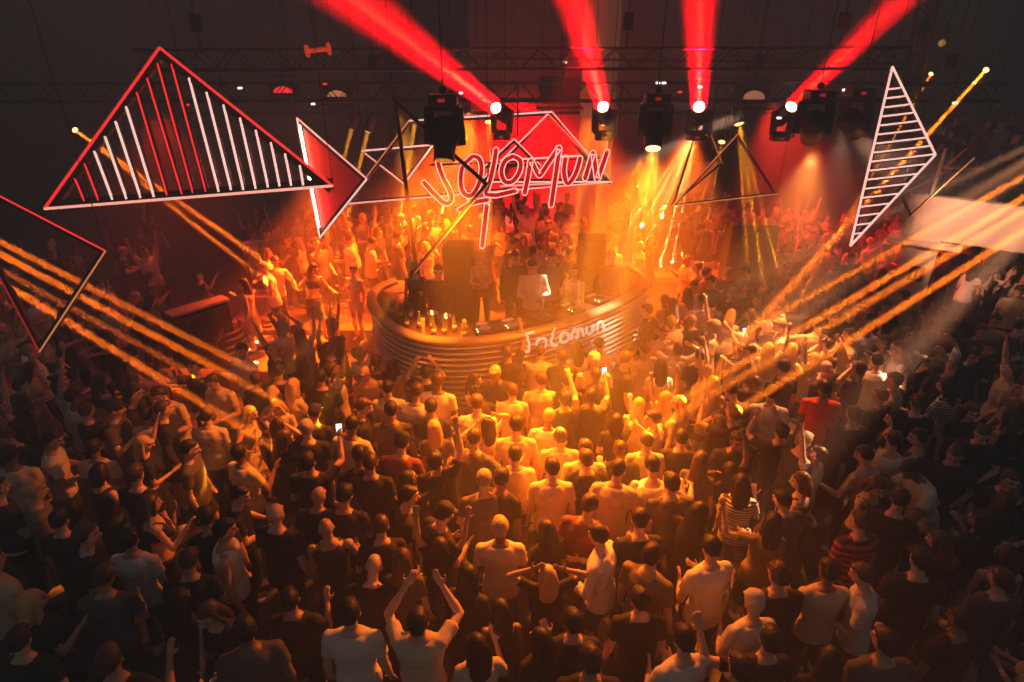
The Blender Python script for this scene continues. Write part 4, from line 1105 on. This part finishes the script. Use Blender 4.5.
# --- dance floor: x, y, facing, shirt, hair, pose
FLOOR = '''213 382 165 A bs f;278 371 5 B ks a;257 379 -10 B bs c;273 393 20 A yL d;294 386 -40 A yL c;276 407 175 A yL f;321 377 0 B ks a;301 362 10 G kL c;333 370 -60 A bs r
207 416 0 A ks a;250 414 -100 F yL d;278 425 -30 C kL h;315 413 0 B cc f;326 399 20 B kL a;353 425 -10 A ks f;240 453 -30 A ks c;308 462 0 B ks p;190 449 -80 G ks a;240 495 -70 B ks f;276 514 -15 B zz a
225 530 -70 T ks a;319 496 0 B zz f;326 528 10 K zz c;206 517 30 B bs a;370 463 0 B bs a;359 455 20 B ks f;409 496 -80 B ks a;436 461 0 B ks r;484 480 10 G gs f;502 478 -30 B ks a;444 514 -50 B cc f
500 528 0 A ys a;381 526 20 B bs f;440 546 0 B kL u;515 455 0 A ks a;552 468 0 A ks a;586 459 0 B bs c;618 470 -10 A ks f;652 466 -15 T ks d;646 441 0 A bs a;590 505 -20 M bs f;671 483 0 G ks c
546 530 20 B kL a;598 536 60 L ks f;711 548 20 W ks f;778 576 0 B bq c;828 572 0 A kq a;754 604 15 W wc f;782 500 10 G ks d;773 522 0 O kL w;741 483 -20 S kL c;817 455 40 W ks l;737 441 170 B ks c;730 470 10 B kL r
681 438 -10 B ks a;781 431 5 B ks k;804 441 -80 B gs a;718 422 20 B bL a;733 413 30 B bs k;824 388 -20 R ks c;755 384 170 B bs d;917 403 -10 B bs a;880 396 20 B bs a;970 412 175 B kL a;982 434 150 B ks f
894 440 -30 T ks a;864 455 20 X ks d;911 470 90 W ks n;945 386 20 S kL d;853 415 0 B bs a;927 326 180 B bs f;898 348 80 W ks c;951 336 75 W bs f;923 363 185 B kL a;951 368 160 B zz a;982 331 170 G bs a;990 347 170 B ks f
877 362 -30 W ks d;867 327 20 W bs a;886 306 170 B bs f;883 342 30 A bs a;967 313 160 B bs a;974 356 175 B ks a;694 287 180 W ks a;702 300 0 W ks d;692 320 10 B zz a;678 350 -10 W bs h;700 356 0 B ks a
732 294 175 B bs f;748 291 180 B yL a;762 295 175 A yu a;796 304 -20 W ks c;778 312 180 T bs c;731 315 -20 W yL f;741 349 0 S bu p;769 349 -40 A yL r;792 350 -60 A yL d;813 359 40 A yL u;836 306 170 B ks a
818 310 160 B bs f;827 345 30 A bs h;783 368 10 B cc a;713 384 10 A yL f;665 333 170 A bs a;671 322 20 A ys d;359 354 -40 W bs r;376 362 10 B bs a;365 373 180 X zz f;388 388 0 A ks a;393 365 -20 A bL p
442 349 0 B bs u;425 373 10 B ks k;478 352 180 B zz a;438 381 -10 W bs a;475 380 -100 Q kL a;495 374 175 B ys f;512 391 0 A bs a;431 407 0 B ks a;477 403 0 W bs a;434 428 0 G yL c;391 410 0 G ks a
486 425 40 Q kL h;516 425 0 A ks a;507 352 10 B bs r;540 352 0 A bs f;541 380 0 A bs a;599 345 10 W ks d;562 357 0 B bs a;577 349 10 W kL a;594 361 0 A wc a;596 375 0 B bs a;627 359 -80 B bs a;644 349 20 A bs c
639 405 -10 A yL f;591 396 0 B ks p;549 417 0 W ys f;560 437 0 A bs a;653 419 60 A bs c;620 450 0 B bs a;585 449 0 A bs a;567 381 0 B ks a;665 398 30 A yL u;75 397 -40 A ks w;132 383 170 G bs a;160 395 170 A bs f
164 409 -60 B bs a;4 385 180 G bs a;5 438 170 B bs f;94 448 0 A ks a;53 440 -60 W ks f;10 455 10 A ks a;147 415 0 A ks a;130 540 0 W ks a;105 577 10 G bs f;-8 562 -20 A ks a;350 613 0 W ks a;418 622 0 A ks k
476 646 10 A kL c;374 566 0 B zz n;547 575 0 B yL h;684 640 20 W ks f;573 622 0 B ks a;885 643 0 G ks c;860 522 10 D bs a;862 575 60 W bs f;770 640 10 B ks w;500 610 10 K kL a;700 512 -40 B kL w;640 520 10 B ks f
345 495 0 B ks f;290 600 0 B ks c;245 630 20 G ks a;180 600 -20 B kL a;60 520 0 B ks a;190 560 10 B bs f;20 640 0 B ks a;110 660 0 B bs c;920 560 -10 B ks a;980 520 20 B kL c;960 620 10 B ks a;900 500 -30 B ks f;1000 580 0 G bs a
640 600 0 B ks a;590 660 0 B bs a;540 640 20 B kL c;740 670 10 B ks a;830 660 -10 B kL f;1010 480 170 B bs a;955 455 150 B bs f;1012 372 60 A bs r'''
for row in FLOOR.replace('\n', ';').split(';'):
    x, y, r_, sh, ha, po = row.split(); person(float(x), float(y), float(r_), sh, ha, po)

# --- fill: the rest of the crowd, on a jittered spacing between those already placed
counter_poly = [(p.x, p.y) for p in inset(outer, -.28)]
def inside(x, y, poly):
    c_ = False; n_ = len(poly)
    for i in range(n_):
        x0, y0 = poly[i]; x1, y1 = poly[(i+1) % n_]
        if (y0 > y) != (y1 > y) and x < (x1-x0)*(y-y0)/(y1-y0)+x0: c_ = not c_
    return c_
blocks = [(-6.9,8.0,-4.3,10.6), (-5.85,9.4,-4.5,10.5), (-5.0,10.0,-2.7,12.1), (3.0,13.2,6.4,16.2), (4.2,12.2,6.6,14.6), (-6.6,9.2,-5.4,11.0), (7.9,10.0,9.9,12.2)]
rnd = random.Random(11); cells = []
ys = 3.2
while ys < 21.5:
    step = .46 if ys < 9 else (.50 if ys < 13 else .58)
    xs = -12.5
    while xs < 13.5: cells.append((xs+rnd.uniform(-.16,.16), ys+rnd.uniform(-.14,.14))); xs += step
    ys += step*.92
auto = []
grid = [(p['loc'].x, p['loc'].y, p['loc'].z) for p in people]
for x, y in cells:
    on_stage = -6.0 < x < 2.0 and y > 11.8
    base = STZ if on_stage else 0.0
    q = PR((x, y, base+1.6))
    if not (-110 < q[0] < 1160 and 195 < q[1] < 700) or x > 13: continue
    off = not (-25 < q[0] < 1050)
    if inside(x, y, counter_poly) or any(a <= x <= c_ and b <= y <= d_ for a, b, c_, d_ in blocks): continue
    if abs(x+6.2) < .35 and y > 11.3 or (on_stage is False and -6.2 < x < 2.3 and y > 11.2): continue
    if px0.x-.35 < x < px1.x+.35 and px0.y-.4 < y < px0.y+1.2: continue
    if y > 17.0 and x < -6.3: continue
    if abs(x-pc.x-.3) < .75 and abs(y-pc.y-.1) < .8: continue
    if x < -6.6 and y > 11 and rnd.random() < .82: continue
    if on_stage and y < 13.2 and x < -2.2 and rnd.random() < .5: continue
    if (x-(2.9))**2+(y-12.6)**2 < 1.0: continue
    if y > 17.8 and x > 7.5: continue
    if any((x-a)**2+(y-b)**2 < (.38 if y < 12 else .36)**2 for a, b, _ in grid): continue
    if rnd.random() < (.10 if y < 12 else .22): continue
    grid.append((x, y, base)); auto.append((q[2]+(100 if off else 0), x, y, base))
auto.sort()
NTHINGS = 300-len(people)-12
hairs_m = ['ks','ks','ks','bs','bs','ys','gs','cc','kq','zz']; hairs_f = ['kL','kL','bL','bL','yL','yL','ku','bu','ko','bo']
poses = 'aaaffccdwdpkrluhn'
def random_look(x, y, Z, r):
    f = r.random() < .42; hair = r.choice(hairs_f if f else hairs_m)
    near = Z < 8
    sh = r.choice('WABBBGGNLPO' if not f else 'BKTCFEEAWN') if not near else r.choice('BBBBGGGKNNBOM' if not f else 'BBKCENG')
    # towards the counter
    rz = math.degrees(math.atan2(-(0.6-x), (12.2-y))) + r.uniform(-45, 45)
    if r.random() < .12: rz += 180
    if x > 5.5 and r.random() < .45: rz = 180+r.uniform(-40, 40)
    return rz, sh, hair, r.choice(poses if near is False else 'aaaaffccdpw')
for Z, x, y, base in auto[:NTHINGS]:
    r = random.Random(int(x*1000)+int(y*77)); rz, sh, ha, po = random_look(x, y, Z, r)
    person(0, 0, rz, sh, ha, po, base=base, pos=(x, y, base))
# guests on the balcony
BAL = [(936.0, 128, 'B', 'ks', 'a'), (938, 120, 'A', 'bs', 'f'), (951, 134, 'B', 'kL', 'c'), (965, 117, 'G', 'ks', 'a'), (976, 126, 'B', 'bL', 'f'), (988, 123, 'O', 'ks', 'c'), (1001, 122, 'N', 'bs', 'r'), (1013, 120, 'B', 'yL', 'a'), (1018, 136, 'G', 'bs', 'f'), (949.5, 124, 'N', 'kL', 'd'), (957, 120, 'B', 'bs', 'w'), (1004, 123, 'A', 'ks', 'a')]
for (x, y, sh, ha, po) in BAL: person(x, y, 150+(x*7) % 50, sh, ha, po, base=z0+.2, scale=1.0)

# the densest, farthest rest of the crowd as one mass
low_cache = {}
def lowpoly(key, fn):
    if key in low_cache: return low_cache[key]
    me = cached(key, fn); o = bpy.data.objects.new('tmp', me); C.objects.link(o)
    d_ = o.modifiers.new('d', 'DECIMATE'); d_.ratio = .07 if key[0] != 'hair' else .16
    out = bpy.data.meshes.new_from_object(o.evaluated_get(bpy.context.evaluated_depsgraph_get())); bpy.data.objects.remove(o)
    nv = len(out.vertices); co = np.empty(nv*3); out.vertices.foreach_get('co', co)
    polys = [tuple(p.vertices) for p in out.polygons]; mi = [p.material_index for p in out.polygons]
    low_cache[key] = (co.reshape(-1, 3), polys, mi); return low_cache[key]
AV = []; AF = []; AM = []; mats_used = []; nbase = 0
def slot(m_):
    if m_ not in mats_used: mats_used.append(m_)
    return mats_used.index(m_)
lowposes = 'afcdurp'
for Z, x, y, base in auto[NTHINGS:]:
    r = random.Random(int(x*1000)+int(y*77)); rz, sh, ha, po = random_look(x, y, Z, r)
    if po not in lowposes: po = r.choice('afcu')
    if sh not in 'WABGNEF': sh = r.choice('WABG')
    sex = 'f' if ha[1] in 'Luo' or sh in 'EF' else 'm'
    if HK.get(ha[1]) not in ('short', 'long', None): ha = ha[0]+('L' if sex == 'f' else 's')
    fg = fig(sex, po); sc = r.uniform(.95, 1.04); a = math.radians(rz); ca, sa = math.cos(a), math.sin(a); Rm = np.array(((ca,-sa,0),(sa,ca,0),(0,0,1)))
    sk = SKINS[r.choice((0,0,1))]; hm = HAIRM.get(ha[0], HAIRM['b']); kind, cm, _ = CL[sh]
    items = [(('body', sex, po), fg.body, [slot(sk), slot(M_eye), slot(M_brow), slot(M_lip)]), (('top', sex, po, kind), (lambda kk=kind, ff=fg: ff.shirt(kk)), [slot(cm)])]
    if kind != 'dress': items.append((('low', sex, po, 'trousers'), (lambda ff=fg: ff.lower('trousers')), [slot(LOWM['j'][1])]))
    if HK.get(ha[1]): items.append((('hair', sex, po, HK[ha[1]]), (lambda kk=HK[ha[1]], ff=fg: ff.hair(kk)), [slot(hm)]))
    for key, fn, sl_ in items:
        co, polys, mi = lowpoly(key, fn)
        AV.append(co@Rm.T*sc+np.array((x, y, base))); AF += [tuple(i+nbase for i in p) for p in polys]; AM += [sl_[min(i, len(sl_)-1)] for i in mi]; nbase += len(co)
if AV:
    me = bpy.data.meshes.new('crowd'); me.from_pydata(np.concatenate(AV).tolist(), [], AF)
    for m_ in mats_used: me.materials.append(m_)
    me.polygons.foreach_set('material_index', AM); me.polygons.foreach_set('use_smooth', [True]*len(me.polygons)); me.update()
    o = bpy.data.objects.new('crowd', me); C.objects.link(o)
    tag(o, 'dense distant crowd packed on the stage and along the back of the hall', 'crowd', kind='stuff')
del AV, AF, AM
low_cache.clear()
print('PEOPLE', len(people), 'MASS', len(auto)-NTHINGS)

# phones
def phone(pr, i, label, lit=True):
    q = hand_point(pr, i, .10); o = MB().bbox((-.037,-.005,-.075), (.037,.005,.075), .004).obj('phone', M_black)
    o.location = q; o.rotation_euler = (math.radians(-20), 0, math.radians(pr['rz']+8)); tag(o, label, 'phone', 'phones held up in the crowd')
    s = MB().box((-.033,-.0065,-.068), (.033,-.0052,.068)).obj('screen', M_phone if lit else M_black); s.parent = o
byxy = lambda x, y: min(people, key=lambda p: (p['x']-x)**2+(p['y']-y)**2)
phone(byxy(308,462), 1, 'brightly lit phone held up in the crowd left of the counter front')
phone(byxy(741,349), 1, 'lit phone held up by the dancer in the striped top')
phone(byxy(591,396), 1, 'lit phone held up just below the white lettering of the counter')

# labels
LAND = [('beside the wide black speaker cabinet', 205, 380), ('near the lit left podium', 285, 385), ("before the counter's left end", 385, 385), ('below the middle of the counter', 460, 400), ('below the white lettering', 565, 385),
 ('right of the counter', 665, 335), ('before the tall right speaker', 745, 315), ('before the balcony pillar', 850, 320), ('under the balcony', 960, 330), ('dark edge below the balcony', 990, 420),
 ('in the brightest amber pool', 560, 450), ('left of the brightest amber pool', 455, 460), ('just right of the amber pool', 660, 440), ('among the white-lit dancers', 790, 380), ('lit below the ladder triangle', 850, 400),
 ('among dancers with raised hands', 760, 470), ('dim, behind the raised hands', 860, 520), ('in the dark right crowd', 960, 560), ('in the darkest bottom right', 920, 650), ('nearest viewer, right of centre', 740, 630),
 ('nearest viewer, around the centre', 520, 640), ('nearest viewer, left of centre', 380, 630), ('in the dark middle rows', 480, 545), ('dark rows behind amber pool', 620, 560), ('in the dim rows left of centre', 330, 530),
 ('half-lit below the left podium', 280, 450), ('half-lit below the wide speaker', 180, 460), ('dark, under thin left triangle', 50, 420), ('in the dark left rows', 80, 530), ('in the darkest bottom left', 120, 640),
 ('dark, left of side table', 130, 390), ('on the stage behind the counter', 480, 250), ('on the left part of the stage', 290, 280), ("behind the counter's right end", 660, 250), ('back, below open pale triangle', 760, 260), ('on the balcony', 960, 135)]
def face(rz, x):
    a = (rz+360) % 360
    return 'seen from behind' if a < 50 or a > 310 else ('facing left' if a < 130 else ('facing the viewer' if a < 230 else 'facing right'))
buckets = {}
for p in people:
    if p['extra']:
        zone = p['extra']; base = CL[p['shirt']][2]; lab = f"person with {HW[p['hair']]} in {base}, {zone}" if base != 'bare torso' else f"bare-chested person, {zone}"
    else:
        cand = [l for l in LAND if (l[0] == 'on the balcony') == (p['loc'].z > 2) and not (l[0] in ('on the stage behind the counter', 'on the left part of the stage') and abs(p['loc'].z-STZ) > .1)] 
        zone = min(cand, key=lambda l: (l[1]-p['x'])**2+((l[2]-p['y'])*1.3)**2)[0]
        cw = CL[p['shirt']][2]; hw = HW[p['hair']]
        lab = f"person, {hw}, {cw}, {POSES[p['pose']][7]}, {zone}" if cw != 'bare torso' else f"bare-chested person, {hw}, {POSES[p['pose']][7]}, {zone}"
    buckets.setdefault(lab, []).append(p)
final = {}
for lab, ps in buckets.items():
    for p in ps:
        l = lab
        if len(ps) > 1:
            fs_ = [face(q['rz'], q['x']) for q in ps]
            if len(set(fs_)) == len(fs_): l = lab+', '+face(p['rz'], p['x'])
            else:
                o_ = sorted(ps, key=lambda q: q['x']); k = o_.index(p); l = ('leftmost' if k == 0 else ('rightmost' if k == len(ps)-1 else ['', 'second', 'third', 'fourth'][min(k, 3)]))+' '+lab
        p['lab'] = l
def trim(l):
    for a, b in (('seen from behind', 'back turned'), (' t-shirt', ' tee'), ('facing the viewer', 'facing viewer'), ('nearest viewer, ', 'front, '), ('long-sleeved shirt', 'long-sleeved'), (' the ', ' '), ('together in front', 'in front'), ('short ', '')):
        if len(l.split()) <= 16: break
        l = l.replace(a, b)
    if len(l.split()) > 15: l = l.replace('person, ', '').replace(' and ', ', ')
    return l
for p in people: tag(p['o'], trim(p['lab']), 'person', 'guests on the balcony' if p['loc'].z > 2 else ('people inside the counter' if abs(p['loc'].z-B0) < .01 else ('guests on the stage' if p['loc'].z > .3 else 'dancing crowd on the floor')))
